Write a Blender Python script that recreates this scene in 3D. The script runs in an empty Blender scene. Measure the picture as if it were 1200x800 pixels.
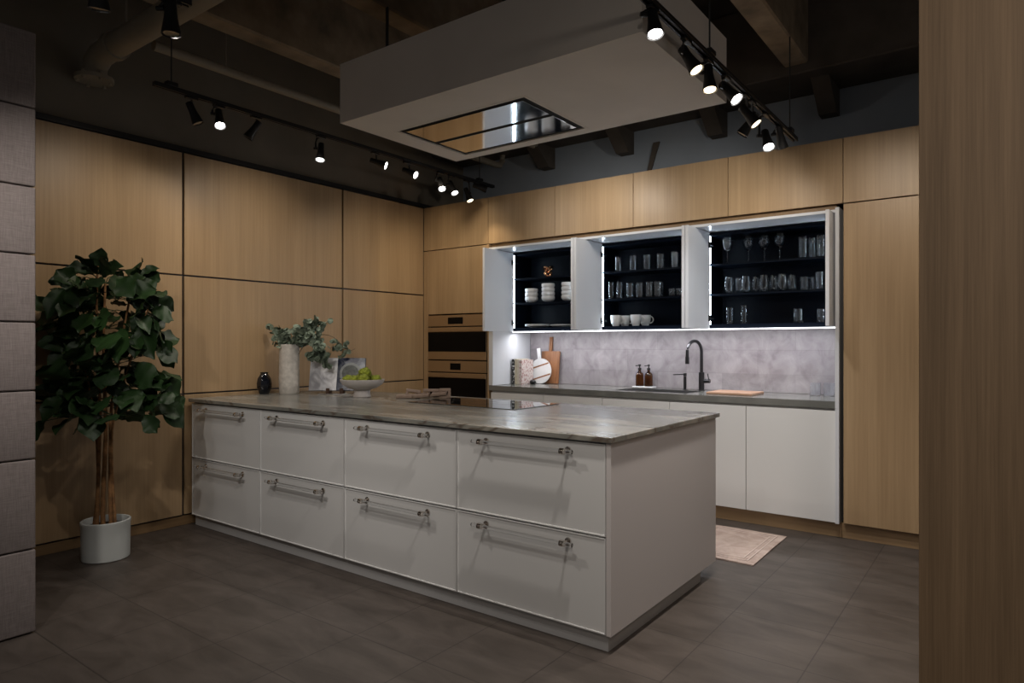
import bpy, bmesh, math, random
from mathutils import Vector, Matrix, noise
random.seed(7)
C = bpy.context.scene.collection
PI = math.pi

# ------------------------------------------------------------------ materials
def newmat(name):
    m = bpy.data.materials.new(name); m.use_nodes = True
    return m, m.node_tree.nodes, m.node_tree.links, m.node_tree.nodes['Principled BSDF']

def plain(name, col, rough=0.5, metal=0.0, bump=0.0, bscale=200, spec=0.5, var=0.0, vscale=3):
    m, N, L, b = newmat(name)
    b.inputs['Base Color'].default_value = (*col, 1)
    b.inputs['Roughness'].default_value = rough
    b.inputs['Metallic'].default_value = metal
    b.inputs['Specular IOR Level'].default_value = spec
    tc = N.new('ShaderNodeTexCoord')
    n = N.new('ShaderNodeTexNoise'); n.inputs['Scale'].default_value = bscale; n.inputs['Detail'].default_value = 3
    L.new(tc.outputs['Object'], n.inputs['Vector'])
    if bump:
        bp = N.new('ShaderNodeBump'); bp.inputs['Strength'].default_value = bump; bp.inputs['Distance'].default_value = 0.002
        L.new(n.outputs['Fac'], bp.inputs['Height']); L.new(bp.outputs['Normal'], b.inputs['Normal'])
    if var:
        n2 = N.new('ShaderNodeTexNoise'); n2.inputs['Scale'].default_value = vscale; n2.inputs['Detail'].default_value = 5
        L.new(tc.outputs['Object'], n2.inputs['Vector'])
        r = N.new('ShaderNodeValToRGB')
        r.color_ramp.elements[0].position = 0.3; r.color_ramp.elements[1].position = 0.7
        r.color_ramp.elements[0].color = (*[c*(1-var) for c in col], 1)
        r.color_ramp.elements[1].color = (*[min(1, c*(1+var)) for c in col], 1)
        L.new(n2.outputs['Fac'], r.inputs['Fac']); L.new(r.outputs['Color'], b.inputs['Base Color'])
    return m

def wood(name, c1, c2, rough=0.45, sx=70, sz=1.6, axis='Z', bump=0.15):
    m, N, L, b = newmat(name)
    tc = N.new('ShaderNodeTexCoord'); mp = N.new('ShaderNodeMapping')
    s = {'Z': (sx, sx, sz), 'X': (sz, sx, sx), 'Y': (sx, sz, sx)}[axis]
    mp.inputs['Scale'].default_value = s
    L.new(tc.outputs['Object'], mp.inputs['Vector'])
    n = N.new('ShaderNodeTexNoise'); n.inputs['Scale'].default_value = 1.0; n.inputs['Detail'].default_value = 6; n.inputs['Roughness'].default_value = 0.65
    L.new(mp.outputs['Vector'], n.inputs['Vector'])
    mp2 = N.new('ShaderNodeMapping'); mp2.inputs['Scale'].default_value = tuple(q*0.12 for q in s)
    L.new(tc.outputs['Object'], mp2.inputs['Vector'])
    n2 = N.new('ShaderNodeTexNoise'); n2.inputs['Scale'].default_value = 1.0; n2.inputs['Detail'].default_value = 3
    L.new(mp2.outputs['Vector'], n2.inputs['Vector'])
    mx = N.new('ShaderNodeMath'); mx.operation = 'MULTIPLY_ADD'; mx.inputs[1].default_value = 0.5
    L.new(n2.outputs['Fac'], mx.inputs[0])
    h = N.new('ShaderNodeMath'); h.operation = 'MULTIPLY'; h.inputs[1].default_value = 0.5
    L.new(n.outputs['Fac'], h.inputs[0]); L.new(h.outputs[0], mx.inputs[2])
    r = N.new('ShaderNodeValToRGB')
    r.color_ramp.elements[0].position = 0.33; r.color_ramp.elements[1].position = 0.67
    r.color_ramp.elements[0].color = (*c1, 1); r.color_ramp.elements[1].color = (*c2, 1)
    L.new(mx.outputs[0], r.inputs['Fac']); L.new(r.outputs['Color'], b.inputs['Base Color'])
    b.inputs['Roughness'].default_value = rough
    bp = N.new('ShaderNodeBump'); bp.inputs['Strength'].default_value = bump; bp.inputs['Distance'].default_value = 0.001
    L.new(n.outputs['Fac'], bp.inputs['Height']); L.new(bp.outputs['Normal'], b.inputs['Normal'])
    return m

def glass(name, col=(1, 1, 1), rough=0.0, ior=1.45):
    m, N, L, b = newmat(name)
    b.inputs['Base Color'].default_value = (*col, 1); b.inputs['Roughness'].default_value = rough
    b.inputs['IOR'].default_value = ior; b.inputs['Transmission Weight'].default_value = 1.0
    return m

def emit(name, col, st):
    m, N, L, b = newmat(name)
    b.inputs['Base Color'].default_value = (0, 0, 0, 1)
    b.inputs['Emission Color'].default_value = (*col, 1); b.inputs['Emission Strength'].default_value = st
    return m

OAK1, OAK2 = (0.345, 0.228, 0.122), (0.475, 0.33, 0.188)
M = {}
M['oak'] = wood('oak_veneer', OAK1, OAK2, 0.42)
M['oakx'] = wood('oak_veneer_flat', OAK1, OAK2, 0.42, axis='X')
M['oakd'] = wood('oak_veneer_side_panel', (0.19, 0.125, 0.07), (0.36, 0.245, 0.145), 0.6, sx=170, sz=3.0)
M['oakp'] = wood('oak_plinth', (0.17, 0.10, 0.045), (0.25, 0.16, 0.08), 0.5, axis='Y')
M['white'] = plain('white_lacquer', (0.72, 0.725, 0.72), 0.38)
M['white_warm'] = plain('warm_white_lacquer', (0.66, 0.625, 0.615), 0.45)
M['white_cool'] = plain('cool_white_lacquer', (0.68, 0.70, 0.74), 0.22)
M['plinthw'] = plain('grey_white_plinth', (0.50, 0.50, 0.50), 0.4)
M['plaster'] = plain('hood_plaster', (0.86, 0.80, 0.73), 0.8, bump=0.1, bscale=30, var=0.05, vscale=2)
M['black'] = plain('matte_black_metal', (0.012, 0.012, 0.013), 0.38)
M['blackgap'] = plain('black_gap', (0.004, 0.004, 0.004), 0.8)
M['gun'] = plain('gunmetal', (0.055, 0.055, 0.06), 0.3, metal=0.8)
M['nickel'] = plain('polished_nickel', (0.66, 0.61, 0.56), 0.12, metal=1.0)
M['steel'] = plain('brushed_steel', (0.62, 0.62, 0.63), 0.07, metal=1.0)
M['steelb'] = plain('sink_steel', (0.45, 0.45, 0.46), 0.3, metal=1.0)
M['oak_sheen'] = plain('steel_oak_reflection', (0.50, 0.37, 0.235), 0.32, metal=0.85)  # stainless steel with the oak's reflection put into its colour
M['blackglass'] = plain('black_glass', (0.003, 0.003, 0.003), 0.08, spec=0.15)
M['hob'] = plain('ceramic_hob_glass', (0.008, 0.008, 0.009), 0.02, spec=1.0)
M['hob'].node_tree.nodes['Principled BSDF'].inputs['IOR'].default_value = 2.2
M['navy'] = plain('dark_cabinet_interior', (0.0015, 0.0038, 0.009), 0.45, spec=0.10)
M['acrylic'] = glass('clear_acrylic', (0.97, 0.98, 0.99), 0.0, 1.49)
M['glass'] = glass('drinking_glass', (0.95, 0.98, 1.0), 0.0, 1.5)
M['amber'] = glass('amber_glass', (0.24, 0.075, 0.012), 0.03, 1.5)
M['rods'] = plain('suspension_wire', (0.03, 0.03, 0.03), 0.4)
M['led'] = emit('led_white', (0.72, 0.87, 1.0), 38)
M['led_under'] = emit('led_under_cabinet', (0.95, 0.97, 1.0), 4)
M['lens_w'] = emit('spot_lens_white', (1.0, 0.97, 0.92), 9)
M['lens_y'] = emit('spot_lens_warm', (1.0, 0.80, 0.52), 4)
M['lens_off'] = plain('spot_lens_off', (0.12, 0.12, 0.12), 0.15, metal=0.6)
M['bluewall'] = plain('blue_grey_paint', (0.34, 0.385, 0.44), 0.85, bump=0.2, bscale=25, var=0.12, vscale=1.5)
M['darkwall'] = plain('dark_brown_wall', (0.20, 0.17, 0.13), 0.9, var=0.1)
M['ceil'] = plain('dark_ceiling', (0.045, 0.038, 0.030), 0.9, var=0.2)
M['beam'] = plain('old_painted_concrete_beam', (0.28, 0.215, 0.145), 0.9, bump=0.6, bscale=14, var=0.35, vscale=6)
M['beamd'] = plain('dark_concrete_girder', (0.10, 0.083, 0.068), 0.9, bump=0.4, bscale=14, var=0.2, vscale=5)
M['pipe'] = plain('painted_pipe', (0.30, 0.26, 0.20), 0.6, var=0.1)
M['ceramic'] = plain('white_ceramic', (0.74, 0.75, 0.76), 0.25)
M['pot'] = plain('pot_glaze', (0.60, 0.63, 0.62), 0.5)
M['soil'] = plain('soil', (0.03, 0.02, 0.013), 0.95, bump=1.0, bscale=60)
M['bark'] = plain('fig_bark', (0.26, 0.13, 0.05), 0.8, bump=0.6, bscale=60, var=0.4, vscale=25)
M['stone_vase'] = plain('speckled_vase', (0.58, 0.55, 0.51), 0.75, bump=0.7, bscale=45, var=0.18, vscale=28)
M['blackvase'] = plain('glossy_black_glaze', (0.006, 0.007, 0.012), 0.08)
M['bowlmat'] = plain('stoneware_bowl', (0.63, 0.59, 0.57), 0.55, bump=0.1, bscale=60)
M['moss'] = plain('green_moss', (0.22, 0.255, 0.02), 0.8, bump=1.0, bscale=60, var=0.5, vscale=30)
M['copper'] = plain('polished_copper', (0.80, 0.42, 0.22), 0.15, metal=1.0)
M['walnut'] = wood('acacia_wood', (0.17, 0.065, 0.025), (0.42, 0.19, 0.085), 0.5, sx=40, sz=3)
M['beech'] = wood('beech_board', (0.36, 0.20, 0.13), (0.50, 0.31, 0.21), 0.5, sx=40, sz=3, axis='X')
M['chain'] = wood('pale_carved_wood', (0.22, 0.15, 0.11), (0.36, 0.26, 0.2), 0.6, sx=50, sz=6, axis='X')
M['darkwood'] = plain('dark_wood', (0.06, 0.028, 0.014), 0.5)
M['paper'] = plain('book_pages', (0.72, 0.70, 0.66), 0.8)
M['eustem'] = plain('eucalyptus_twig', (0.09, 0.07, 0.04), 0.8)

def leafmat(name, c1, c2, vs=12):
    m, N, L, b = newmat(name)
    tc = N.new('ShaderNodeTexCoord'); n = N.new('ShaderNodeTexNoise'); n.inputs['Scale'].default_value = vs
    L.new(tc.outputs['Object'], n.inputs['Vector'])
    r = N.new('ShaderNodeValToRGB'); r.color_ramp.elements[0].position = .35; r.color_ramp.elements[1].position = .65
    r.color_ramp.elements[0].color = (*c1, 1); r.color_ramp.elements[1].color = (*c2, 1)
    L.new(n.outputs['Fac'], r.inputs['Fac']); L.new(r.outputs['Color'], b.inputs['Base Color'])
    b.inputs['Roughness'].default_value = 0.5
    b.inputs['Specular IOR Level'].default_value = 0.35
    return m
M['fig'] = leafmat('fig_leaf', (0.006, 0.018, 0.005), (0.022, 0.055, 0.014), 4)
M['euc'] = leafmat('eucalyptus_leaf', (0.10, 0.135, 0.095), (0.26, 0.32, 0.245), 30)
M['euc'].node_tree.nodes['Principled BSDF'].inputs['Roughness'].default_value = 0.7

def stone(name, cols, rough, scale, stretch=(1, 1, 1), rot=0, vein=None, grid=None):
    m, N, L, b = newmat(name)
    tc = N.new('ShaderNodeTexCoord'); mp = N.new('ShaderNodeMapping')
    mp.inputs['Scale'].default_value = stretch; mp.inputs['Rotation'].default_value = (0, 0, rot)
    L.new(tc.outputs['Object'], mp.inputs['Vector'])
    n = N.new('ShaderNodeTexNoise'); n.inputs['Scale'].default_value = scale; n.inputs['Detail'].default_value = 8
    n.inputs['Roughness'].default_value = 0.6; n.inputs['Distortion'].default_value = 0.6
    L.new(mp.outputs['Vector'], n.inputs['Vector'])
    r = N.new('ShaderNodeValToRGB'); e = r.color_ramp.elements
    for i, (p, c) in enumerate(cols):
        if i < 2: e[i].position = p; e[i].color = (*c, 1)
        else:
            q = e.new(p); q.color = (*c, 1)
    L.new(n.outputs['Fac'], r.inputs['Fac'])
    out = r.outputs['Color']
    if vein:
        n3 = N.new('ShaderNodeTexNoise'); n3.inputs['Scale'].default_value = vein[0]; n3.inputs['Detail'].default_value = 5; n3.inputs['Distortion'].default_value = 1.2
        L.new(mp.outputs['Vector'], n3.inputs['Vector'])
        r3 = N.new('ShaderNodeValToRGB'); r3.color_ramp.elements[0].position = 0.485; r3.color_ramp.elements[0].color = (0, 0, 0, 1)
        r3.color_ramp.elements[1].position = 0.5; r3.color_ramp.elements[1].color = (1, 1, 1, 1)
        q = r3.color_ramp.elements.new(0.515); q.color = (0, 0, 0, 1)
        L.new(n3.outputs['Fac'], r3.inputs['Fac'])
        mul = N.new('ShaderNodeMath'); mul.operation = 'MULTIPLY'; mul.inputs[1].default_value = vein[2]
        L.new(r3.outputs['Color'], mul.inputs[0])
        mx = N.new('ShaderNodeMix'); mx.data_type = 'RGBA'; mx.inputs['B'].default_value = (*vein[1], 1)
        L.new(mul.outputs[0], mx.inputs['Factor']); L.new(out, mx.inputs['A']); out = mx.outputs['Result']
    if grid:
        w, h, ox, oy, swap, gc, var = grid[:7]
        sep = N.new('ShaderNodeSeparateXYZ'); L.new(tc.outputs['Object'], sep.inputs['Vector'])
        cmb = N.new('ShaderNodeCombineXYZ')
        L.new(sep.outputs['X'], cmb.inputs['X']); L.new(sep.outputs['Z' if swap else 'Y'], cmb.inputs['Y'])
        mg = N.new('ShaderNodeMapping'); mg.inputs['Location'].default_value = (ox, oy, 0)
        L.new(cmb.outputs[0], mg.inputs['Vector'])
        bt = N.new('ShaderNodeTexBrick'); bt.offset = grid[7] if len(grid) > 7 else 0.0; bt.inputs['Scale'].default_value = 1
        bt.inputs['Brick Width'].default_value = w; bt.inputs['Row Height'].default_value = h
        bt.inputs['Mortar Size'].default_value = 0.003; bt.inputs['Mortar Smooth'].default_value = 0.3
        bt.inputs['Color1'].default_value = (1-var, 1-var, 1-var, 1); bt.inputs['Color2'].default_value = (1, 1, 1, 1)
        bt.inputs['Mortar'].default_value = (gc, gc, gc, 1)
        L.new(mg.outputs['Vector'], bt.inputs['Vector'])
        mm = N.new('ShaderNodeMix'); mm.data_type = 'RGBA'; mm.blend_type = 'MULTIPLY'; mm.inputs['Factor'].default_value = 1
        L.new(out, mm.inputs['A']); L.new(bt.outputs['Color'], mm.inputs['B']); out = mm.outputs['Result']
    L.new(out, b.inputs['Base Color']); b.inputs['Roughness'].default_value = rough
    return m
M['counter'] = stone('quartzite_counter', [(0.30, (0.10, 0.105, 0.10)), (0.70, (0.37, 0.34, 0.29)), (0.5, (0.215, 0.215, 0.195))], 0.24, 2.2, (0.55, 2.4, 1), 0.35, vein=(1.6, (0.07, 0.04, 0.022), 0.75))
M['counter_b'] = stone('grey_green_worktop', [(0.3, (0.11, 0.115, 0.105)), (0.7, (0.21, 0.21, 0.195))], 0.2, 2.5, (1, 2, 1), 0.2)
M['splash'] = stone('grey_marble_splashback', [(0.32, (0.28, 0.25, 0.27)), (0.70, (0.47, 0.435, 0.46)), (0.5, (0.38, 0.35, 0.37))], 0.4, 8.0, (1, 1, 0.8), 0,
                    vein=(3.0, (0.36, 0.33, 0.34), 0.35), grid=(0.6, 0.2, 0.1, -0.953, True, 0.80, 0.22, 0.5))
M['floor'] = stone('floor_tile', [(0.3, (0.048, 0.038, 0.031)), (0.7, (0.098, 0.080, 0.069))], 0.5, 3.0, (1.0, 2.6, 1), 0, grid=(0.44, 0.44, 0.685, -3.385+0.44*10, False, 0.42, 0.12))
M['rug'] = stone('woven_rug', [(0.35, (0.36, 0.27, 0.23)), (0.65, (0.50, 0.40, 0.35))], 0.95, 9, (1, 1, 1))
M['rug_band'] = plain('rug_border_band', (0.53, 0.43, 0.385), 0.95, bump=0.6, bscale=150)
M['marble'] = stone('white_marble', [(0.3, (0.66, 0.66, 0.68)), (0.7, (0.84, 0.84, 0.84))], 0.3, 6)

def fabric():
    m, N, L, b = newmat('grey_linen_upholstery')
    tc = N.new('ShaderNodeTexCoord'); fac = []
    for s in ((400, 400, 18), (18, 18, 400)):
        mp = N.new('ShaderNodeMapping'); mp.inputs['Scale'].default_value = s
        L.new(tc.outputs['Object'], mp.inputs['Vector'])
        n = N.new('ShaderNodeTexNoise'); n.inputs['Scale'].default_value = 1; n.inputs['Detail'].default_value = 3
        L.new(mp.outputs['Vector'], n.inputs['Vector']); fac.append(n.outputs['Fac'])
    a = N.new('ShaderNodeMath'); a.operation = 'ADD'; L.new(fac[0], a.inputs[0]); L.new(fac[1], a.inputs[1])
    h = N.new('ShaderNodeMath'); h.operation = 'MULTIPLY'; h.inputs[1].default_value = 0.5; L.new(a.outputs[0], h.inputs[0])
    r = N.new('ShaderNodeValToRGB'); r.color_ramp.elements[0].position = .35; r.color_ramp.elements[1].position = .65
    r.color_ramp.elements[0].color = (0.18, 0.152, 0.145, 1); r.color_ramp.elements[1].color = (0.28, 0.243, 0.235, 1)
    L.new(h.outputs[0], r.inputs['Fac']); L.new(r.outputs['Color'], b.inputs['Base Color'])
    b.inputs['Roughness'].default_value = 0.95
    bp = N.new('ShaderNodeBump'); bp.inputs['Strength'].default_value = 0.5; bp.inputs['Distance'].default_value = 0.001
    L.new(h.outputs[0], bp.inputs['Height']); L.new(bp.outputs['Normal'], b.inputs['Normal'])
    return m
M['fabric'] = fabric()

# ------------------------------------------------------------------ mesh helpers
def B(): return bmesh.new()
def box(bm, x0, x1, y0, y1, z0, z1, bev=0.0, seg=1):
    r = bmesh.ops.create_cube(bm, size=1)
    vs = r['verts']
    for v in vs:
        v.co = Vector(((x0+x1)/2+v.co.x*(x1-x0), (y0+y1)/2+v.co.y*(y1-y0), (z0+z1)/2+v.co.z*(z1-z0)))
    if bev:
        es = list({e for v in vs for e in v.link_edges})
        bmesh.ops.bevel(bm, geom=es, offset=bev, segments=seg, affect='EDGES', profile=0.5)
    return bm
def boxes(*l, bev=0.0):
    bm = B()
    for a in l: box(bm, *a, bev=bev)
    return bm
def tube(bm, p0, p1, r0, r1=None, n=16, cap=True):
    r1 = r0 if r1 is None else r1
    p0 = Vector(p0); p1 = Vector(p1); d = p1-p0
    q = d.to_track_quat('Z', 'Y').to_matrix().to_4x4()
    mt = Matrix.Translation((p0+p1)/2) @ q
    bmesh.ops.create_cone(bm, cap_ends=cap, segments=n, radius1=r0, radius2=r1, depth=d.length, matrix=mt)
    return bm
def path_tube(bm, pts, rad, n=12, cap=True):
    pts = [Vector(p) for p in pts]; rings = []
    up = Vector((0.123, 0.317, 0.94)).normalized()
    for i, p in enumerate(pts):
        t = (pts[min(i+1, len(pts)-1)]-pts[max(i-1, 0)]).normalized()
        a = t.cross(up)
        if a.length < 1e-3: a = t.cross(Vector((1, 0, 0)))
        a.normalize(); b_ = t.cross(a).normalized()
        up = a.cross(t).normalized() if False else up
        r = rad[i] if isinstance(rad, (list, tuple)) else rad
        rings.append([bm.verts.new(p+(a*math.cos(k*2*PI/n)+b_*math.sin(k*2*PI/n))*r) for k in range(n)])
    for i in range(len(rings)-1):
        for k in range(n):
            bm.faces.new((rings[i][k], rings[i][(k+1) % n], rings[i+1][(k+1) % n], rings[i+1][k]))
    if cap:
        bm.faces.new(rings[0][::-1]); bm.faces.new(rings[-1])
    return bm
def lathe(bm, prof, n=28, cx=0, cy=0, cz=0, sx=1, sy=1, f=None):
    rings = []
    for (r, z) in prof:
        if r < 1e-6: rings.append([bm.verts.new((cx, cy, cz+z))])
        else:
            rings.append([bm.verts.new((cx+sx*r*math.cos(k*2*PI/n)*(f(k, z) if f else 1), cy+sy*r*math.sin(k*2*PI/n)*(f(k, z) if f else 1), cz+z)) for k in range(n)])
    for a, b_ in zip(rings, rings[1:]):
        for k in range(n):
            k2 = (k+1) % n
            if len(a) == 1 and len(b_) == 1: continue
            if len(a) == 1: bm.faces.new((a[0], b_[k], b_[k2]))
            elif len(b_) == 1: bm.faces.new((a[k], a[k2], b_[0]))
            else: bm.faces.new((a[k], a[k2], b_[k2], b_[k]))
    return bm
def prism(bm, pts, axis, a0, a1):
    # polygon pts in the plane perpendicular to axis, extruded a0..a1
    def P(p, a):
        return {'X': (a, p[0], p[1]), 'Y': (p[0], a, p[1]), 'Z': (p[0], p[1], a)}[axis]
    A = [bm.verts.new(P(p, a0)) for p in pts]; Bv = [bm.verts.new(P(p, a1)) for p in pts]
    bm.faces.new(A[::-1]); bm.faces.new(Bv)
    n = len(pts)
    for i in range(n): bm.faces.new((A[i], A[(i+1) % n], Bv[(i+1) % n], Bv[i]))
    return bm

def worldloc(o):
    v = Vector((0, 0, 0))
    while o is not None: v = v+o.location; o = o.parent
    return v
def obj(name, bm, mat, parent=None, loc=(0, 0, 0), smooth=False, angle=35):
    """vertices are given in world space (of an unrotated thing); the origin sits at loc or the parent's."""
    bmesh.ops.recalc_face_normals(bm, faces=bm.faces)
    org = worldloc(parent) if parent else Vector(loc)
    bmesh.ops.translate(bm, verts=bm.verts, vec=-org)
    me = bpy.data.meshes.new(name)
    if smooth:
        for f in bm.faces: f.smooth = True
        for e in bm.edges:
            if len(e.link_faces) == 2 and e.calc_face_angle(0) > math.radians(angle): e.smooth = False
    bm.to_mesh(me); bm.free()
    for m_ in (mat if isinstance(mat, (list, tuple)) else [mat]): me.materials.append(m_)
    o = bpy.data.objects.new(name, me); C.objects.link(o)
    if parent: o.parent = parent
    else: o.location = org
    return o
def tag(o, label=None, cat=None, group=None, kind=None):
    if label: o['label'] = label
    if cat: o['category'] = cat
    if group: o['group'] = group
    if kind: o['kind'] = kind
    return o
def thing(name, label, cat, loc=(0, 0, 0), group=None):
    o = bpy.data.objects.new(name, None); o.empty_display_size = 0.1
    C.objects.link(o); o.location = loc
    return tag(o, label, cat, group)
def dup(root, loc, rz=None, label=None, scale=None):
    r = root.copy(); C.objects.link(r); r.location = loc
    if rz is not None: r.rotation_euler = (0, 0, rz)
    if scale: r.scale = scale
    if label: r['label'] = label
    for ch in list(root.children):
        c = ch.copy(); C.objects.link(c); c.parent = r
        for g in list(ch.children):
            d = g.copy(); C.objects.link(d); d.parent = c
    return r
def struct(name, bm, mat, parent=None):
    o = obj(name, bm, mat, parent)
    if not parent: o['kind'] = 'structure'
    return o

ORD = ['first', 'second', 'third', 'fourth', 'fifth', 'sixth', 'seventh', 'eighth', 'ninth']

# ------------------------------------------------------------------ room shell
struct('floor', boxes((-5.35, 2.2, -2.5, 5.95, -0.1, 0)), M['floor'])
struct('ceiling', boxes((-5.35, 2.2, -2.5, 5.95, 3.95, 4.05)), M['ceil'])
wl = struct('wall_left', boxes((-5.35, -5.0, -2.5, 5.95, 0, 3.95)), M['darkwall'])
wb = struct('wall_back', boxes((-5.0, 2.2, 5.78, 5.95, 0, 3.95)), M['bluewall'])
# oak cladding panels of the left wall
ys = [1.055, 2.543, 4.03, 5.086]; zs = [0.075, 0.98, 1.866, 2.785]
for i in range(3):
    for j in range(3):
        y0, y1 = ys[i]+0.009, ys[i+1]-0.009
        if i == 2: y1 = 5.086
        z0, z1 = zs[j]+0.006, zs[j+1]-0.006
        p = obj('wall_panel', boxes((-4.975, -4.955, y0, y1, z0, z1), bev=0.0015), M['oak'], wl)
        p['label'] = 'oak veneer wall panel'
struct('trim_1', boxes((-4.999, -4.9765, 1.0, 5.086, 0.07, 2.80)), plain('dark_metal_inlay', (0.045, 0.047, 0.052), 0.4, metal=0.5))
struct('trim_2', boxes((-4.999, -4.95, 1.0, 5.75, 2.787, 2.825)), M['black'])
struct('baseboard_left', boxes((-4.999, -4.968, 0.3, 5.1, 0.0, 0.068), bev=0.002), M['oakp'])
# concrete beams, girder and corbels of the old ceiling
n = 1
for x in (-1.28, -2.22, -3.16, -4.12):
    bm = B(); box(bm, x-0.085, x+0.085, -2.5, 5.25, 3.42, 3.95, bev=0.012)
    struct('trim_%d' % (2+n), bm, M['beam']); n += 1
struct('trim_7', boxes((-4.999, 2.2, 5.25, 5.779, 3.36, 3.95), bev=0.01), M['beamd'])
for x in (-0.2, -1.15, -2.04, -2.93, -3.82):
    bm = prism(B(), [(5.779, 3.15), (5.66, 3.15), (5.40, 3.359), (5.779, 3.359)], 'X', x-0.065, x+0.065)
    struct('trim_%d' % (8+n), bm, M['beamd']); n += 1
# blue wall brace strips
struct('trim_14', prism(B(), [(-2.66, 3.22), (-2.60, 3.22), (-2.72, 2.86), (-2.75, 2.86)], 'Y', 5.76, 5.779), M['beamd'])
# overhead pipes
pp = thing('overhead_pipe', 'thick pale painted pipe with a flanged elbow under the ceiling at upper left', 'pipe', (-4.85, 1.9, 3.1))
bm = path_tube(B(), [(-1.6, 1.9, 3.24), (-4.62, 1.9, 3.24), (-4.76, 1.9, 3.235), (-4.83, 1.9, 3.20), (-4.86, 1.9, 3.14), (-4.86, 1.9, 3.10)], 0.075, 18)
obj('pipe_run', bm, M['pipe'], pp, smooth=True)
bm = tube(B(), (-4.86, 1.9, 3.115), (-4.86, 1.9, 3.09), 0.115, n=20)
for k in range(6):
    a = k*PI/3; tube(bm, (-4.86+.095*math.cos(a), 1.9+.095*math.sin(a), 3.13), (-4.86+.095*math.cos(a), 1.9+.095*math.sin(a), 3.075), 0.012, n=8)
obj('flange', bm, M['pipe'], pp, smooth=True)
obj('collar', tube(B(), (-4.58, 1.9, 3.24), (-4.52, 1.9, 3.24), 0.088, n=20), M['pipe'], pp, smooth=True)
for x in (-4.4, -2.6):
    obj('pipe_hanger', tube(B(), (x, 1.9, 3.31), (x, 1.9, 3.94), 0.008, n=8), M['pipe'], pp)
p2 = thing('conduit_pipe', 'thin pipe running front to back above the left track lights', 'pipe', (-4.3, 1.9, 3.15))
for y_ in (2.5, 4.3): obj('pipe_hanger', tube(B(), (-4.3, y_, 3.25), (-4.3, y_, 3.945), 0.005, n=8), M['pipe'], p2)
obj('pipe_run', path_tube(B(), [(-4.3, 2.02, 3.22), (-4.3, 5.5, 3.22), (-4.3, 5.56, 3.23), (-4.3, 5.60, 3.28), (-4.3, 5.60, 3.34)], 0.032, 12), M['pipe'], p2, smooth=True)
p3 = thing('drop_pipe', 'thin slanting pipe beside the back edge of the ceiling box', 'pipe', (-3.6, 5.0, 3.1))
obj('pipe_hanger', tube(B(), (-3.62, 4.7, 3.235), (-3.62, 4.7, 3.945), 0.005, n=8), M['pipe'], p3)
obj('pipe_run', path_tube(B(), [(-3.62, 4.4, 3.22), (-3.62, 5.2, 3.22), (-3.62, 5.24, 3.24), (-3.62, 5.24, 3.358)], 0.018, 10), M['pipe'], p3, smooth=True)

# ------------------------------------------------------------------ upholstered partition at the left edge
fp = thing('upholstered_partition', 'grey linen upholstered partition in stacked cushioned rows at the left edge', 'partition', (-3.9, 0.5, 0))
obj('core', boxes((-4.14, -3.70, -0.6, 1.172, 0.0, 2.80)), M['darkwall'], fp)
zz = [0.004, 0.394, 0.814, 1.134, 1.454, 1.770, 2.086, 2.454, 2.812]
for a, b_ in zip(zz, zz[1:]):
    bm = B(); box(bm, -3.70, -3.666, -0.6, 1.184, a+0.003, b_-0.003, bev=0.007, seg=3)
    obj('cushion_panel', bm, M['fabric'], fp, smooth=True)

# ------------------------------------------------------------------ island
ix = [-4.91, -4.03, -3.165, -2.28, -1.415]
YF = 2.583
which = ['farthest left', 'second from the left', 'third from the left', 'rightmost, nearest the end panel']
def drawer(parent, x0, x1, z0, z1):
    bm = B(); a, b_ = x0+0.003, x1-0.003
    r = bmesh.ops.create_cube(bm, size=1)
    for v in r['verts']:
        v.co = Vector(((a+b_)/2+v.co.x*(b_-a), YF+0.011+v.co.y*0.022, (z0+z1)/2+v.co.z*(z1-z0)))
    fr = [f for f in bm.faces if f.normal.y < -0.9] or [min(bm.faces, key=lambda f: f.calc_center_median().y)]
    bmesh.ops.inset_region(bm, faces=fr, thickness=0.007, depth=0)
    bmesh.ops.inset_region(bm, faces=fr, thickness=0.003, depth=-0.004)
    d = obj('drawer', bm, M['white'], parent)
    cx = (x0+x1)/2; hz = z1-0.041; hy = 2.533
    h = obj('handle_bar', tube(B(), (cx-0.29, hy, hz), (cx+0.29, hy, hz), 0.0095, n=20), M['acrylic'], d, smooth=True)
    h['label'] = 'clear acrylic handle rod'
    for s in (-1, 1):
        px = cx+s*0.238
        bm = B()
        tube(bm, (px, YF+0.004, hz), (px, YF-0.003, hz), 0.015, n=18)
        tube(bm, (px, YF, hz), (px, hy, hz), 0.006, n=14)
        tube(bm, (px-0.011, hy, hz), (px+0.011, hy, hz), 0.0145, n=20, cap=True)
        tube(bm, (px, hy-0.012, hz), (px, hy-0.019, hz), 0.006, n=12)
        m_ = obj('handle_post', bm, M['nickel'], d, smooth=True)
        m_['label'] = 'polished nickel handle post'
    return d
for i in range(4):
    x0, x1 = ix[i], ix[i+1]
    t = thing('drawer_cabinet', 'white island cabinet with two wide drawers and clear rod handles, %s' % which[i], 'cabinet', ((x0+x1)/2, 2.9, 0.08), 'drawer cabinets of the island')
    obj('carcass', boxes((x0+0.0005, x1-0.0005, YF+0.023, 3.20, 0.08, 0.922)), M['plinthw'], t)
    drawer(t, x0, x1, 0.083, 0.503)
    drawer(t, x0, x1, 0.511, 0.914)
tag(obj('end_panel', boxes((-1.4145, -1.391, YF, 3.868, 0.08, 0.923), bev=0.001), M['white_warm'], loc=(-1.40, 3.2, 0.08)), 'tall flat white end panel closing the near end of the island', 'panel')
tag(obj('back_panel', boxes((-4.91, -1.416, 3.205, 3.868, 0.081, 0.922)), M['white_warm'], loc=(-3.1, 3.5, 0.08)), 'plain white rear body of the island facing the sink run', 'panel')
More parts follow.
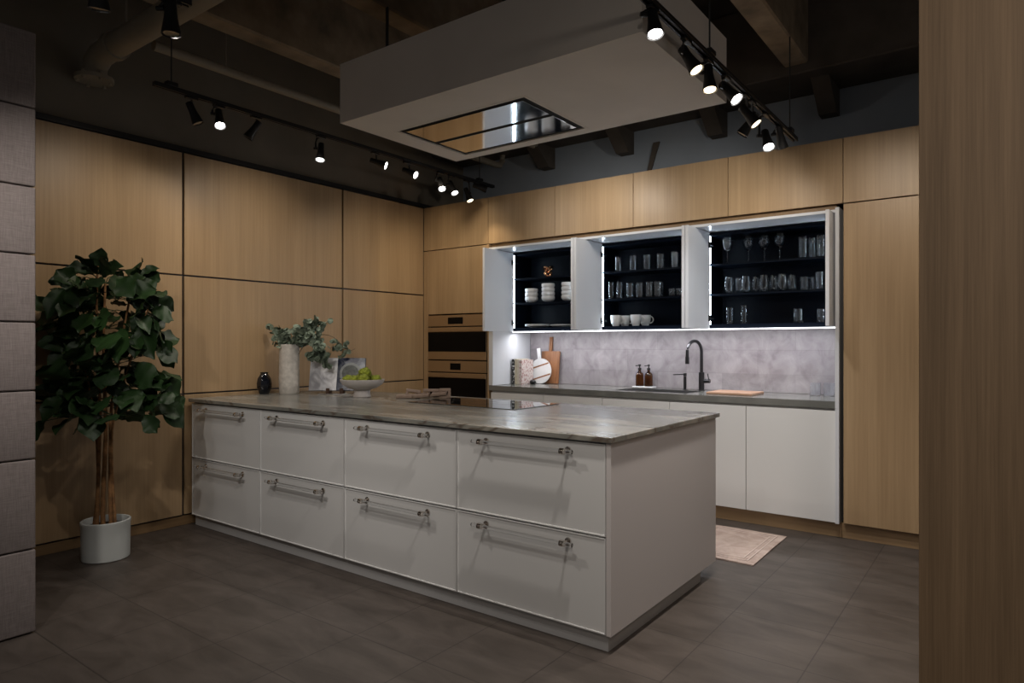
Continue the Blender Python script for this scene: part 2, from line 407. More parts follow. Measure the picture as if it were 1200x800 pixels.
bm = boxes((-4.91, -1.42, 2.613, 3.70, 0.0, 0.079))
tag(obj('island_plinth', bm, M['plinthw'], loc=(-3.1, 3.1, 0)), 'recessed pale grey plinth under the island', 'plinth')
tag(obj('island_countertop', boxes((-4.93, -1.378, 2.566, 3.90, 0.9235, 0.948), bev=0.002), M['counter'], loc=(-3.1, 3.2, 0.948)), 'long polished grey brown veined stone countertop of the island', 'countertop')
# hob
hb = thing('cooktop', 'glossy black glass induction cooktop set flush in the island top', 'cooktop', (-2.9, 3.55, 0.948))
obj('glass_plate', boxes((-3.36, -2.44, 3.30, 3.80, 0.9485, 0.9525), bev=0.001), M['hob'], hb)
bm = B()
for (cx, cy, r) in ((-3.15, 3.43, 0.07), (-3.15, 3.66, 0.09), (-2.9, 3.55, 0.11), (-2.65, 3.43, 0.09), (-2.65, 3.66, 0.07)):
    lathe(bm, [(r, 0), (r, 0.0003), (r-0.002, 0.0003), (r-0.002, 0)], 32, cx, cy, 0.9526)
obj('cooking_zone_rings', bm, plain('hob_print', (0.05, 0.05, 0.05), 0.3), hb)

# ------------------------------------------------------------------ oak tall units and bridge cabinets on the back wall
YB = 5.09
def door_box(x0, x1, z0, z1, y=YB, t=0.02): return boxes((x0, x1, y, y+t, z0, z1), bev=0.0012)
bx = [-4.953, -4.084, -3.313, -2.532, -1.736, -0.934, -0.30]
names = ['above the ovens', 'above the left end of the open white cupboards', 'second from the left above the white cupboards', 'third from the left above the white cupboards',
         'rightmost above the white cupboards', 'over the tall oak cupboard at the right']
for i in range(6):
    x0, x1 = bx[i]+0.0015, bx[i+1]-0.0015
    t = thing('bridge_cabinet', 'plain oak overhead cupboard %s' % names[i], 'cabinet', ((x0+x1)/2, 5.4, 2.32), 'oak overhead cupboards along the top')
    z0 = 2.330
    obj('carcass', boxes((x0, x1, YB+0.0225, 5.775, z0, 2.778)), M['darkwood'], t)
    obj('door', door_box(x0+0.0008, x1-0.0008, z0, 2.780), M['oak'], t)
# oven column
oc = thing('oven_housing', 'tall oak cupboard housing the two stacked ovens', 'cabinet', (-4.5, 5.4, 0))
obj('carcass', boxes((-4.952, -4.886, YB+0.022, 5.775, 0.1, 2.326), (-4.093, -4.074, YB+0.001, 5.775, 0.1, 2.326), (-4.885, -4.094, 5.70, 5.775, 0.1, 2.326), (-4.885, -4.094, YB+0.022, 5.69, 1.665, 2.325)), M['oak'], oc)
obj('door', door_box(-4.882, -4.086, 1.662, 2.322), M['oak'], oc)
obj('filler_strip', door_box(-4.953, -4.886, 0.1, 2.322), M['oak'], oc)
obj('drawer', door_box(-4.882, -4.086, 0.10, 0.440), M['oak'], oc)
obj('plinth', boxes((-4.953, -4.086, 5.15, 5.17, 0, 0.095)), M['oakx'], oc)
def oven(z0, z1, label, first):
    t = thing('built_in_oven', label, 'oven', (-4.49, 5.3, z0), 'stacked built-in ovens')
    x0, x1 = -4.878, -4.10; y = 5.080
    obj('body', boxes((x0+0.01, x1-0.01, y+0.03, 5.68, z0+0.004, z1-0.004)), M['black'], t)
    cz = z1-0.115
    obj('control_panel', boxes((x0, x1, y, y+0.029, cz, z1-0.002), bev=0.002), M['oak_sheen'], t)
    w = 0.10 if first else 0.07
    obj('display', boxes((-4.50-w, -4.50+w, y-0.0025, y-0.0005, cz+0.022, z1-0.026), bev=0.0008), M['blackglass'], t)
    d = obj('oven_door', boxes((x0, x1, y, y+0.029, z0+0.004, cz-0.010), bev=0.002), M['oak_sheen'], t)
    obj('handle_lip', boxes((x0+0.004, x1-0.004, y-0.010, y-0.0005, cz-0.055, cz-0.014), bev=0.003), M['oak_sheen'], d)
    obj('door_glass', boxes((x0+0.002, x1-0.002, y-0.0025, y-0.0005, z0+0.085, cz-0.058), bev=0.0008), M['blackglass'], d)
oven(1.192, 1.650, 'upper built-in compact oven with wide dark window and oak-reflecting steel trim', True)
oven(0.452, 1.186, 'lower built-in oven half hidden behind the island top', False)
# tall unit right
tr = thing('tall_cupboard', 'tall plain oak cupboard door at the right end of the white run', 'cabinet', (-0.6, 5.4, 0))
obj('carcass', boxes((-0.932, -0.305, YB+0.0225, 5.775, 0.105, 2.325)), M['darkwood'], tr)
obj('door', door_box(-0.9315, -0.303, 0.112, 2.322), M['oak'], tr)
obj('plinth', boxes((-0.95, -0.305, 5.14, 5.16, 0, 0.10)), M['oakx'], tr)
tag(obj('filler_panel', boxes((-0.30, 2.2, YB, 5.775, 0.0, 2.78)), M['oak'], loc=(1, 5.4, 0)), 'oak infill cladding continuing right of the tall cupboard', 'panel')

# white niche surround
tag(obj('side_panel', boxes((-0.9795, -0.954, 5.062, 5.775, 0.108, 2.300), bev=0.001), M['white_cool'], loc=(-0.967, 5.4, 0.1)), 'narrow full height white side panel right of the glass cupboard', 'panel')
tag(obj('side_panel', boxes((-4.072, -4.022, 5.085, 5.715, 0.955, 2.268), bev=0.001), M['white_cool'], loc=(-4.05, 5.4, 0.95)), 'white side panel between the ovens and the marble splashback', 'panel')
tag(obj('top_panel', boxes((-4.072, -0.981, 5.085, 5.775, 2.270, 2.290), bev=0.001), M['white_cool'], loc=(-2.5, 5.4, 2.27)), 'long thin white top panel above the three open cupboards', 'panel')
struct('trim_15', boxes((-4.072, -0.981, 5.12, 5.775, 2.2915, 2.329)), M['oakp'])  # dark strip filling the shadow gap, its shade put into the colour
tag(obj('splashback', boxes((-4.021, -0.981, 5.718, 5.777, 0.9545, 1.4775)), M['splash'], loc=(-2.5, 5.72, 0.95)), 'mottled grey marble tile splashback behind the sink', 'splashback')

# base units
seams = [-4.05, -3.435, -2.825, -2.21, -1.60, -0.981]
bl = ['leftmost, below the marble board', 'second from the left', 'in the middle, under the soap bottles', 'fourth from the left, beside the island end', 'rightmost, next to the white side panel']
for i in range(5):
    x0, x1 = seams[i]+0.001, seams[i+1]-0.001
    t = thing('base_cabinet', 'handleless white base cabinet %s' % bl[i], 'cabinet', ((x0+x1)/2, 5.4, 0.1), 'white base cabinets of the sink run')
    obj('carcass', boxes((x0, x1, YB+0.024, 5.20, 0.108, 0.902), (x0, x1, 5.20, 5.70, 0.108, 0.70)), M['plinthw'], t)
    obj('door', boxes((x0+0.0012, x1-0.0012, YB, YB+0.022, 0.108, 0.886), bev=0.0012), M['white'], t)
tag(obj('oak_plinth', boxes((-4.07, -0.952, 5.14, 5.16, 0, 0.104)), M['oakx'], loc=(-2.5, 5.15, 0)), 'recessed oak plinth strip under the white base cabinets', 'plinth')
# worktop with sink cut-out : X -2.75..-2.0, Y 5.2..5.55
wt = B()
for a in ((-4.07, -2.78), (-2.10, -0.981)): box(wt, a[0], a[1], 5.085, 5.775, 0.905, 0.953)
box(wt, -2.78, -2.10, 5.085, 5.20, 0.905, 0.953); box(wt, -2.78, -2.10, 5.56, 5.775, 0.905, 0.953)
bmesh.ops.remove_doubles(wt, verts=wt.verts, dist=0.0001)
tag(obj('worktop', wt, M['counter_b'], loc=(-2.5, 5.4, 0.95)), 'grey green stone worktop of the sink run along the back wall', 'countertop')
sk = thing('sink', 'undermounted steel sink below the black tap', 'sink', (-2.44, 5.38, 0.75))
bm = B()
x0, x1, y0, y1 = -2.775, -2.105, 5.203, 5.557
for a in ((x0, x0+0.006, y0, y1), (x1-0.006, x1, y0, y1), (x0+0.006, x1-0.006, y0, y0+0.006), (x0+0.006, x1-0.006, y1-0.006, y1)): box(bm, *a, 0.74, 0.9535)
box(bm, x0, x1, y0, y1, 0.732, 0.74)
obj('basin', bm, M['steelb'], sk)
obj('drain', lathe(B(), [(0, .003), (.03, .003), (.042, .001), (.045, 0)], 24, -2.44, 5.40, 0.7405), M['steel'], sk, smooth=True)
# tap
fa = thing('tap', 'tall matte black gooseneck kitchen tap with side lever', 'tap', (-2.15, 5.63, 0.953))
bm = B(); tube(bm, (-2.15, 5.63, 0.953), (-2.15, 5.63, 0.960), 0.030, n=24); tube(bm, (-2.15, 5.63, 0.960), (-2.15, 5.63, 1.11), 0.024, n=24)
obj('base', bm, M['gun'], fa, smooth=True)
pts = [(-2.15, 5.63, 1.10), (-2.15, 5.63, 1.28)]
for k in range(1, 17):
    a = PI*k/16
    pts.append((-2.15-0.0475*(1-math.cos(a))*0.55, 5.63-0.095*(1-math.cos(a)), 1.285+0.095*math.sin(a)))
pts.append((pts[-1][0], pts[-1][1], 1.245))
obj('spout', path_tube(B(), pts, 0.0135, 16), M['gun'], fa, smooth=True)
obj('spray_head', tube(B(), (pts[-1][0], pts[-1][1], 1.245), (pts[-1][0], pts[-1][1], 1.185), 0.016, 0.017, n=20), M['gun'], fa, smooth=True)
bm = tube(B(), (-2.126, 5.63, 1.035), (-2.075, 5.63, 1.035), 0.018, n=20); tube(bm, (-2.085, 5.63, 1.045), (-2.085, 5.60, 1.10), 0.004, n=10)
obj('lever', bm, M['gun'], fa, smooth=True)
sd = thing('soap_dispenser', 'slim matte black built-in soap pump with a long nozzle left of the tap', 'soap dispenser', (-2.30, 5.63, 0.953))
bm = tube(B(), (-2.30, 5.63, 0.953), (-2.30, 5.63, 0.957), 0.024, n=20); tube(bm, (-2.30, 5.63, 0.957), (-2.30, 5.63, 1.07), 0.013, n=18); tube(bm, (-2.30, 5.63, 1.072), (-2.30, 5.63, 1.098), 0.015, n=18)
obj('pump', bm, M['gun'], sd, smooth=True)
obj('nozzle', tube(B(), (-2.305, 5.625, 1.088), (-2.37, 5.54, 1.086), 0.005, 0.004, n=10), M['gun'], sd, smooth=True)

# soap bottles on tray
tag(obj('soap_tray', boxes((-2.80, -2.60, 5.60, 5.70, 0.9535, 0.968), bev=0.004), M['marble'], loc=(-2.7, 5.65, 0.953)), 'small white tray under the two amber soap bottles', 'tray')
def bottle(x, y, label):
    t = thing('soap_bottle', label, 'bottle', (x, y, 0.9685), 'amber soap bottles on the tray')
    bm = lathe(B(), [(0, 0), (.034, 0), (.037, .004), (.037, .10), (.033, .115), (.016, .13), (.013, .135), (.013, .145), (0.0, .145)], 24, x, y, 0.9685)
    obj('bottle_body', bm, M['amber'], t, smooth=True)
    bm = lathe(B(), [(0, .145), (.0155, .145), (.0155, .165), (.006, .168), (.006, .183), (.012, .184), (.012, .197), (0, .198)], 20, x, y, 0.969)
    tube(bm, (x, y, 1.158), (x-0.028, y-0.028, 1.154), 0.004, n=8)
    obj('pump', bm, M['black'], t, smooth=True)
bottle(-2.745, 5.65, 'amber glass pump bottle on the white tray, left of the pair')
bottle(-2.655, 5.65, 'amber glass pump bottle on the white tray, right of the pair')
# chopping board on worktop
cb = B(); box(cb, -1.96, -1.60, 5.23, 5.55, 0.9535, 0.9715, bev=0.004, seg=2)
bmesh.ops.rotate(cb, verts=cb.verts, cent=(-1.78, 5.39, 0.96), matrix=Matrix.Rotation(0.0, 3, 'Z'))
tag(obj('chopping_board', cb, M['beech'], loc=(-1.78, 5.39, 0.953)), 'reddish wooden chopping board lying flat on the worktop right of the sink', 'chopping board')

# leaning boards
bd = thing('paddle_board', 'tall rectangular acacia serving board with a handle leaning on the splashback', 'serving board', (-3.75, 5.69, 0.953))
def lean(bm, y, z, ang):
    bmesh.ops.rotate(bm, verts=bm.verts, cent=(0, y, z), matrix=Matrix.Rotation(ang, 3, 'X')); return bm
ang = math.radians(-6)
yb = 5.652
bm = B(); box(bm, -3.86, -3.64, yb, yb+0.018, 0.9545, 1.285, bev=0.006, seg=2); obj('board', lean(bm, yb, 0.9545, ang), M['walnut'], bd, smooth=True)
bm = B(); box(bm, -3.775, -3.735, yb, yb+0.018, 1.280, 1.43, bev=0.006, seg=2); obj('handle', lean(bm, yb, 0.9545, ang), M['walnut'], bd, smooth=True)
mb = thing('marble_board', 'round white marble serving board with two wooden stripes, leaning in front of the acacia board', 'serving board', (-3.82, 5.5, 0.953))
yb = 5.595; R = 0.128; cx = -3.825; cz = 0.955+R
bm = tube(B(), (cx, yb, cz), (cx, yb+0.014, cz), R, n=56)
obj('disc', lean(bm, yb, 0.955, ang), M['marble'], mb, smooth=True)
bm = B(); box(bm, cx-0.019, cx+0.019, yb+0.0005, yb+0.0135, cz+R-0.008, cz+R+0.105, bev=0.003, seg=2)
bmesh.ops.rotate(bm, verts=bm.verts, cent=(cx, yb, cz), matrix=Matrix.Rotation(math.radians(-10), 3, 'Y'))
obj('handle', lean(bm, yb, 0.955, ang), M['marble'], mb, smooth=True)
for o_ in (0.052, -0.062):
    hw = math.sqrt(R*R-o_*o_)-0.001
    bm = B(); box(bm, cx-hw, cx+hw, yb-0.0012, yb-0.0002, cz+o_-0.007, cz+o_+0.007)
    bmesh.ops.rotate(bm, verts=bm.verts, cent=(cx, yb, cz), matrix=Matrix.Rotation(math.radians(-17), 3, 'Y'))
    obj('wood_stripe', lean(bm, yb, 0.955, ang), M['walnut'], mb)
# books
def book(name, label, x0, x1, y0, y1, h, cover, extra=None):
    t = thing(name, label, 'book', ((x0+x1)/2, (y0+y1)/2, 0.9535), 'cookbooks by the splashback')
    z0 = 0.9535; c_ = 0.0025
    obj('cover', boxes((x0, x0+c_, y0, y1, z0, z0+h), (x1-c_, x1, y0, y1, z0, z0+h), (x0+c_, x1-c_, y0, y0+c_, z0, z0+h)), cover, t)
    obj('pages', boxes((x0+c_+.0003, x1-c_-.0003, y0+c_+.0003, y1-0.004, z0+0.004, z0+h-0.004)), M['paper'], t)
    return t
def checker(name, c1, c2, s):
    m, N, L, b = newmat(name); tc = N.new('ShaderNodeTexCoord'); v = N.new('ShaderNodeTexVoronoi'); v.inputs['Scale'].default_value = s
    L.new(tc.outputs['Object'], v.inputs['Vector']); r = N.new('ShaderNodeValToRGB'); r.color_ramp.interpolation = 'CONSTANT'
    r.color_ramp.elements[0].color = (*c1, 1); r.color_ramp.elements[1].position = 0.62; r.color_ramp.elements[1].color = (*c2, 1)
    L.new(v.outputs['Distance'], r.inputs['Fac']); L.new(r.outputs['Color'], b.inputs['Base Color']); return m
M['bk1'] = checker('black_white_spine', (0.012, 0.012, 0.015), (0.7, 0.7, 0.7), 45)
M['bk2'] = plain('cream_cover', (0.62, 0.55, 0.40), 0.7, var=0.15, vscale=30)
M['bk3'] = plain('ivory_cover', (0.66, 0.60, 0.50), 0.7, var=0.1, vscale=30)
M['bk4'] = checker('pink_flower_cover', (0.66, 0.58, 0.55), (0.45, 0.27, 0.25), 55)
book('cookbook', 'black and white patterned cookbook spine, first in the row by the white side panel', -4.005, -3.970, 5.37, 5.57, 0.250, M['bk1'])
book('cookbook', 'cream coloured cookbook second in the row beside the marble board', -3.969, -3.940, 5.37, 5.57, 0.252, M['bk2'])
book('cookbook', 'ivory cookbook third in the row beside the marble board', -3.939, -3.915, 5.37, 5.57, 0.246, M['bk3'])
book('cookbook', 'cookbook with a pink flowered cover, closest to the marble board', -3.914, -3.884, 5.37, 5.57, 0.244, M['bk4'])
dp = thing('dark_pot', 'small dark round pot in front of the flowered cookbook and marble board', 'ornament', (-3.84, 5.50, 0.953))
obj('pot_body', lathe(B(), [(0, 0), (.018, 0), (.030, .012), (.032, .024), (.024, .038), (.014, .042), (.012, .040), (0, .036)], 24, -3.84, 5.50, 0.9535), M['black'], dp, smooth=True)
obj('stub_stem', tube(B(), (-3.84, 5.50, .992), (-3.838, 5.497, 1.008), 0.003, n=8), M['darkwood'], dp)

# ------------------------------------------------------------------ glassware
def tumbler(r0, r1, h, t=0.0032, foot=0.008, n=22, flutes=0, waist=0):
    f = None
    if flutes: f = lambda k, z: 1.0-(0.045 if (k % 2) else 0.0)
    def R(z): 
        a = z/h; return r0+(r1-r0)*a-waist*math.sin(PI*a)
    zo = [0, 0.003, h*.25, h*.5, h*.75, h]
    prof = [(0, 0)]+[(R(z)-(0.002 if z == 0 else 0), z) for z in zo]+[(R(z)-t, z) for z in [h, h*.75, h*.5, h*.25]]+[(R(foot)-t-0.002, foot), (0, foot)]
    return lathe(B(), prof, n, f=f)
def cache(name, bmf):
    bm = bmf; bmesh.ops.recalc_face_normals(bm, faces=bm.faces)
    for f in bm.faces: f.smooth = True
    for e in bm.edges:
        if len(e.link_faces) == 2 and e.calc_face_angle(0) > math.radians(50): e.smooth = False
    me = bpy.data.meshes.new(name); bm.to_mesh(me); bm.free(); return me
def stemless():
    h = .135; o = [(0, 0), (.020, 0), (.028, .004), (.038, .03), (.0415, .055), (.040, .085), (.035, .115), (.031, h)]
    i = [(.0295, h), (.0335, .115), (.0385, .085), (.040, .055), (.0365, .03), (.024, .009), (0, .008)]
    return lathe(B(), o+i, 24)
def wine(h=.215, r=.042):
    o = [(0, 0), (.034, 0), (.035, .002), (.012, .006), (.004, .012), (.0035, .09), (.006, .098), (r*.75, .118), (r, .15), (r*.95, .18), (r*.78, h)]
    i = [(r*.78-.0015, h), (r*.95-.0015, .18), (r-.0015, .15), (r*.75-.0015, .12), (.004, .104), (0, .103)]
    return lathe(B(), o+i, 26)
G = {'tall': cache('tall_glass', tumbler(.033, .036, .135, flutes=1, n=26)),
     'slim': cache('slim_glass', tumbler(.027, .030, .150)),
     'high': cache('highball', tumbler(.034, .037, .165)),
     'small': cache('small_glass', tumbler(.028, .030, .065)),
     'mid': cache('mid_glass', tumbler(.032, .035, .105)),
     'bowl': cache('stemless', stemless()), 'wine': cache('wine', wine()),
     'cut': cache('cut', tumbler(.038, .041, .110, flutes=1, t=0.005, foot=.016)),
     'jar': cache('jar', tumbler(.040, .040, .10))}
for k_ in G.values(): k_.materials.append(M['glass'])
def put(name, key, x, y, z, label, cat, group, rz=0.0, sc=None):
    o = bpy.data.objects.new(name, G[key]); C.objects.link(o); o.location = (x, y, z); o.rotation_euler = (0, 0, rz)
    if sc: o.scale = sc
    return tag(o, label, cat, group)
ZS = [1.5155, 1.7655, 2.0105]
# middle cupboard
for i, x in enumerate((-2.885, -2.735, -2.600, -2.470, -2.335)):
    put('highball_glass', 'tall', x, 5.50, ZS[2], 'tall clear glass on the top shelf of the middle cupboard, %s from the left' % ORD[i], 'glass', 'tall glasses on the middle cupboard top shelf')
for i, x in enumerate((-2.935, -2.850, -2.745, -2.650, -2.555, -2.475)):
    put('straight_tumbler', 'slim' if i in (0, 1) else 'tall', x, 5.455, ZS[1], 'clear tumbler in the middle cupboard, front row, %s from the left' % ORD[i], 'glass', 'tumblers on the middle cupboard second shelf')
for i, x in enumerate((-2.90, -2.80, -2.70, -2.60, -2.50)):
    put('straight_tumbler', 'tall', x, 5.56, ZS[1], 'clear tumbler in the middle cupboard, back row, %s from the left' % ORD[i], 'glass', 'tumblers on the middle cupboard second shelf')
for i, (x, y) in enumerate(((-2.345, 5.455), (-2.275, 5.455), (-2.30, 5.54))):
    put('shot_glass', 'small', x, y, ZS[1], ['short clear glass beside the last tumbler of the middle cupboard row',
        'short clear glass nearest the right door of the middle cupboard', 'short clear glass standing behind the other two short ones in the middle cupboard'][i], 'glass', 'short glasses in the middle cupboard')
# right cupboard
for i, (x, y) in enumerate(((-1.865, 5.45), (-1.715, 5.52), (-1.590, 5.52), (-1.465, 5.50))):
    put('wine_glass', 'wine', x, y, ZS[2], 'stemmed wine glass on the top shelf of the right cupboard, %s from the left' % ORD[i], 'wine glass', 'wine glasses on the right cupboard top shelf', sc=(1, 1, 1.03))
for i, (x, y) in enumerate(((-1.285, 5.47), (-1.235, 5.56), (-1.155, 5.47), (-1.105, 5.57))):
    put('highball_glass', 'high', x, y, ZS[2], ['tall straight glass right of the wine glasses, front left of four', 'tall straight glass right of the wine glasses, back left of four',
        'tall straight glass right of the wine glasses, front right of four', 'tall straight glass right of the wine glasses, back right of four'][i], 'glass', 'highball glasses on the right cupboard top shelf')
for i, x in enumerate((-1.855, -1.715, -1.575, -1.435)):
    put('stemless_glass', 'bowl', x, 5.46, ZS[1], 'stemless wine glass in the right cupboard, front row, %s from the left' % ORD[i], 'glass', 'stemless glasses on the right cupboard second shelf')
    put('stemless_glass', 'bowl', x+0.045, 5.57, ZS[1], 'stemless wine glass in the right cupboard, back row, %s from the left' % ORD[i], 'glass', 'stemless glasses on the right cupboard second shelf')
for i, (x, y, k_) in enumerate(((-1.275, 5.48, 'mid'), (-1.225, 5.56, 'mid'), (-1.165, 5.47, 'tall'), (-1.105, 5.56, 'tall'))):
    put('straight_tumbler', k_, x, y, ZS[1], ['low straight tumbler right of the stemless glasses, in front', 'low straight tumbler right of the stemless glasses, behind',
        'taller straight tumbler near the right door on the second shelf, in front', 'taller straight tumbler near the right door on the second shelf, behind'][i], 'glass', 'tumblers on the right cupboard second shelf')
for i, (x, k_) in enumerate(((-1.850, 'tall'), (-1.735, 'slim'), (-1.320, 'cut'), (-1.155, 'mid'))):
    put('cut_glass_tumbler' if k_ == 'cut' else 'straight_tumbler', k_, x, 5.47, ZS[0], ['wide clear tumbler on the bottom of the right cupboard, by its left door', 'slim clear tumbler on the bottom of the right cupboard, second from its left door',
        'faceted cut glass tumbler alone on the bottom of the right cupboard', 'low clear tumbler on the bottom of the right cupboard beside its right door'][i], 'glass', 'glasses on the right cupboard bottom')
for i, (x, y) in enumerate(((-1.225, 5.60), (-1.125, 5.60))):
    put('water_glass', 'jar', x, y, 0.9535, ['clear glass on the worktop by the white side panel, left of two', 'clear glass on the worktop by the white side panel, right of two'][i], 'glass', 'glasses at the right end of the worktop')
# crockery
def ceramic_bowl():
    return lathe(B(), [(0, 0), (.026, 0), (.028, .004), (.050, .012), (.0635, .028), (.0665, .044), (.064, .060), (.0615, .060), (.0635, .044), (.0605, .029), (.048, .015), (.02, .008), (0, .007)], 32)
G['cbowl'] = cache('ceramic_bowl', ceramic_bowl()); G['cbowl'].materials.append(M['ceramic'])
G['plate'] = cache('plate', lathe(B(), [(0, 0), (.060, 0), (.063, .003), (.10, .008), (.125, .018), (.125, .021), (.098, .012), (.06, .006), (0, .006)], 40)); G['plate'].materials.append(M['ceramic'])
stk = [(-3.855, 3, 'left'), (-3.655, 4, 'middle'), (-3.425, 4, 'right')]
for x, n_, w in stk:
    for k in range(n_):
        put('bowl', 'cbowl', x, 5.50, ZS[1]+k*0.041, 'white bowl in the %s stack of the left cupboard, %s from the bottom' % (w, ORD[k]), 'bowl', 'stacked white bowls in the left cupboard')
for x, n_, w in ((-3.80, 3, 'left'), (-3.50, 2, 'right')):
    for k in range(n_):
        put('plate', 'plate', x, 5.52, ZS[0]+k*0.0075, 'white plate in the %s plate stack of the left cupboard, %s from the bottom' % (w, ORD[k]), 'plate', 'stacked white plates in the left cupboard')
# copper knot ornament
cp = B(); pts = []
for k in range(49):
    a = 2*PI*k/48; pts.append((-3.655+(math.sin(a)+2*math.sin(2*a))*0.018, 5.50+(-math.sin(3*a))*0.018, ZS[2]+0.066+(math.cos(a)-2*math.cos(2*a))*0.0175))
path_tube(cp, pts, 0.0135, 12, cap=False)
ko = thing('knot_ornament', 'shiny copper knot ornament on the top shelf of the left cupboard', 'ornament', (-3.655, 5.50, ZS[2]))
obj('knot', cp, M['copper'], ko, smooth=True, angle=80)
obj('foot', lathe(B(), [(0, 0), (.028, 0), (.028, .005), (.016, .014), (0, .016)], 24, -3.655, 5.50, ZS[2]), M['copper'], ko, smooth=True)
# cups
def cup(x, y, label, rz):
    t = thing('teacup', label, 'cup', (x, y, ZS[0]), 'white cups in the middle cupboard')
    bm = lathe(B(), [(0, 0), (.028, 0), (.030, .004), (.042, .03), (.048, .06), (.050, .10), (.0475, .10), (.0455, .06), (.039, .032), (.02, .010), (0, .008)], 30, x, y, ZS[0])
    obj('cup_body', bm, M['ceramic'], t, smooth=True)
    pts = [(x+math.cos(rz)*(0.045+0.030*math.sin(a)), y+math.sin(rz)*(0.045+0.030*math.sin(a)), ZS[0]+0.058-0.030*math.cos(a)) for a in [PI*k/10 for k in range(11)]]
    obj('cup_handle', path_tube(B(), pts, 0.005, 10), M['ceramic'], t, smooth=True)
cup(-2.895, 5.47, 'white cup at front left on the bottom of the middle cupboard', 0.2)
cup(-2.695, 5.47, 'white cup at front right on the bottom of the middle cupboard', 0.3)
cup(-2.865, 5.59, 'white cup standing behind the front left cup in the middle cupboard', 0.2)
cup(-2.660, 5.59, 'white cup standing behind the front right cup in the middle cupboard', 0.1)

# ------------------------------------------------------------------ open wall cupboards
cabx = [-4.020, -3.010, -2.010, -0.985]
cl = ['left open wall cupboard with dark interior holding bowls and plates', 'middle open wall cupboard with dark interior holding tumblers and cups', 'right open wall cupboard with dark interior holding wine glasses']
def cup_door(t, x0, x1, side):
    d = obj('door', boxes((x0, x1, 4.92, 5.375, 1.477, 2.266), bev=0.0012), M['white_cool'], t)
    fx = x1 if side == 'L' else x0
    s = 1 if side == 'L' else -1
    for z in (1.565, 2.165):
        bm = B(); box(bm, min(fx, fx+s*0.010), max(fx, fx+s*0.010), 5.345, 5.374, z-0.025, z+0.025, bev=0.002)
        box(bm, min(fx+s*.002, fx+s*0.014), max(fx+s*.002, fx+s*0.014), 5.36, 5.44, z-0.006, z+0.006)
        obj('hinge', bm, M['black'], d)
for i in range(3):
    x0, x1 = cabx[i]+0.001, cabx[i+1]-0.001
    t = thing('wall_cupboard', cl[i], 'cabinet', ((x0+x1)/2, 5.5, 1.478), 'open wall cupboards over the sink run')
    w = 0.018
    obj('carcass', boxes((x0, x0+w, 5.38, 5.715, 1.479, 2.262), (x1-w, x1, 5.38, 5.715, 1.479, 2.262), (x0+w, x1-w, 5.38, 5.715, 1.479, 1.515), (x0+w, x1-w, 5.38, 5.715, 2.240, 2.262), (x0+w, x1-w, 5.70, 5.715, 1.515, 2.240)), M['navy'], t)
    for z in (1.765, 2.010):
        obj('shelf', boxes((x0+w+.001, x1-w-.001, 5.41, 5.699, z-0.014, z)), M['navy'], t)
    for (z0, z1) in ((1.517, 1.750), (1.767, 1.995), (2.012, 2.238)):
        obj('led_and_fill_strip', boxes((x0+w+.0005, x0+w+.0030, 5.395, 5.408, z0, z1)), M['led'], t)
        obj('led_and_fill_strip', boxes((x1-w-.0030, x1-w-.0005, 5.395, 5.408, z0, z1)), M['led'], t)  # unseen right-hand strip, added to light the white door faces
    a = x0+0.004 if i == 0 else x0+0.0005
    cup_door(t, a, a+0.024, 'L')
    cup_door(t, x1-0.0265, x1-0.0025, 'R')
tag(obj('led_light_bar', boxes((-3.98, -1.02, 5.352, 5.376, 1.470, 1.4785)), M['led_under'], loc=(-2.5, 5.36, 1.47)), 'thin glowing white light strip under the open wall cupboards', 'light')

# ------------------------------------------------------------------ ceiling hood box
Zb, Zt = 2.70, 3.06
hx0, hx1, hy0, hy1 = -3.286, -1.277, 2.652, 3.72
fx0, fx1, fy0, fy1 = -3.121, -2.132, 2.97, 3.625
hd = thing('ceiling_hood', 'big white suspended ceiling box with mirror steel extractor panels above the island', 'extractor hood', ((hx0+hx1)/2, (hy0+hy1)/2, Zb))
bm = B()
box(bm, hx0, hx1, hy0, fy0, Zb, Zt); box(bm, hx0, hx1, fy1, hy1, Zb, Zt); box(bm, hx0, fx0, fy0, fy1, Zb, Zt); box(bm, fx1, hx1, fy0, fy1, Zb, Zt)
box(bm, fx0, fx1, fy0, fy1, Zb+0.06, Zt)
bmesh.ops.remove_doubles(bm, verts=bm.verts, dist=0.0001)
obj('housing', bm, M['plaster'], hd)
g = 0.012
obj('black_frame', boxes((fx0+.001, fx1-.001, fy0+.001, fy1-.001, Zb+0.006, Zb+0.058)), M['blackgap'], hd)
ym = (fy0+fy1)/2
for (a, b_) in ((fy0+0.040, ym-0.020), (ym+0.020, fy1-0.040)):
    obj('steel_panel', boxes((fx0+0.040, fx1-0.040, a, b_, Zb-0.001, Zb+0.0055), bev=0.001), M['steel'], hd)
bm = B()
for e in ((fx0-0.018, fx1+0.018, fy0-0.018, fy0-0.0005), (fx0-0.018, fx1+0.018, fy1+0.0005, fy1+0.018), (fx0-0.018, fx0-0.0005, fy0-0.0005, fy1+0.0005), (fx1+0.0005, fx1+0.018, fy0-0.0005, fy1+0.0005)):
    box(bm, *e, Zb-0.002, Zb-0.0002)
obj('trim_frame', bm, M['plaster'], hd)
for x in (hx0+0.2, hx1-0.2):
    for y in (hy0+0.2, hy1-0.2):
        obj('hanging_rod', tube(B(), (x, y, Zt), (x, y, 3.95), 0.01, n=10), M['rods'], hd)

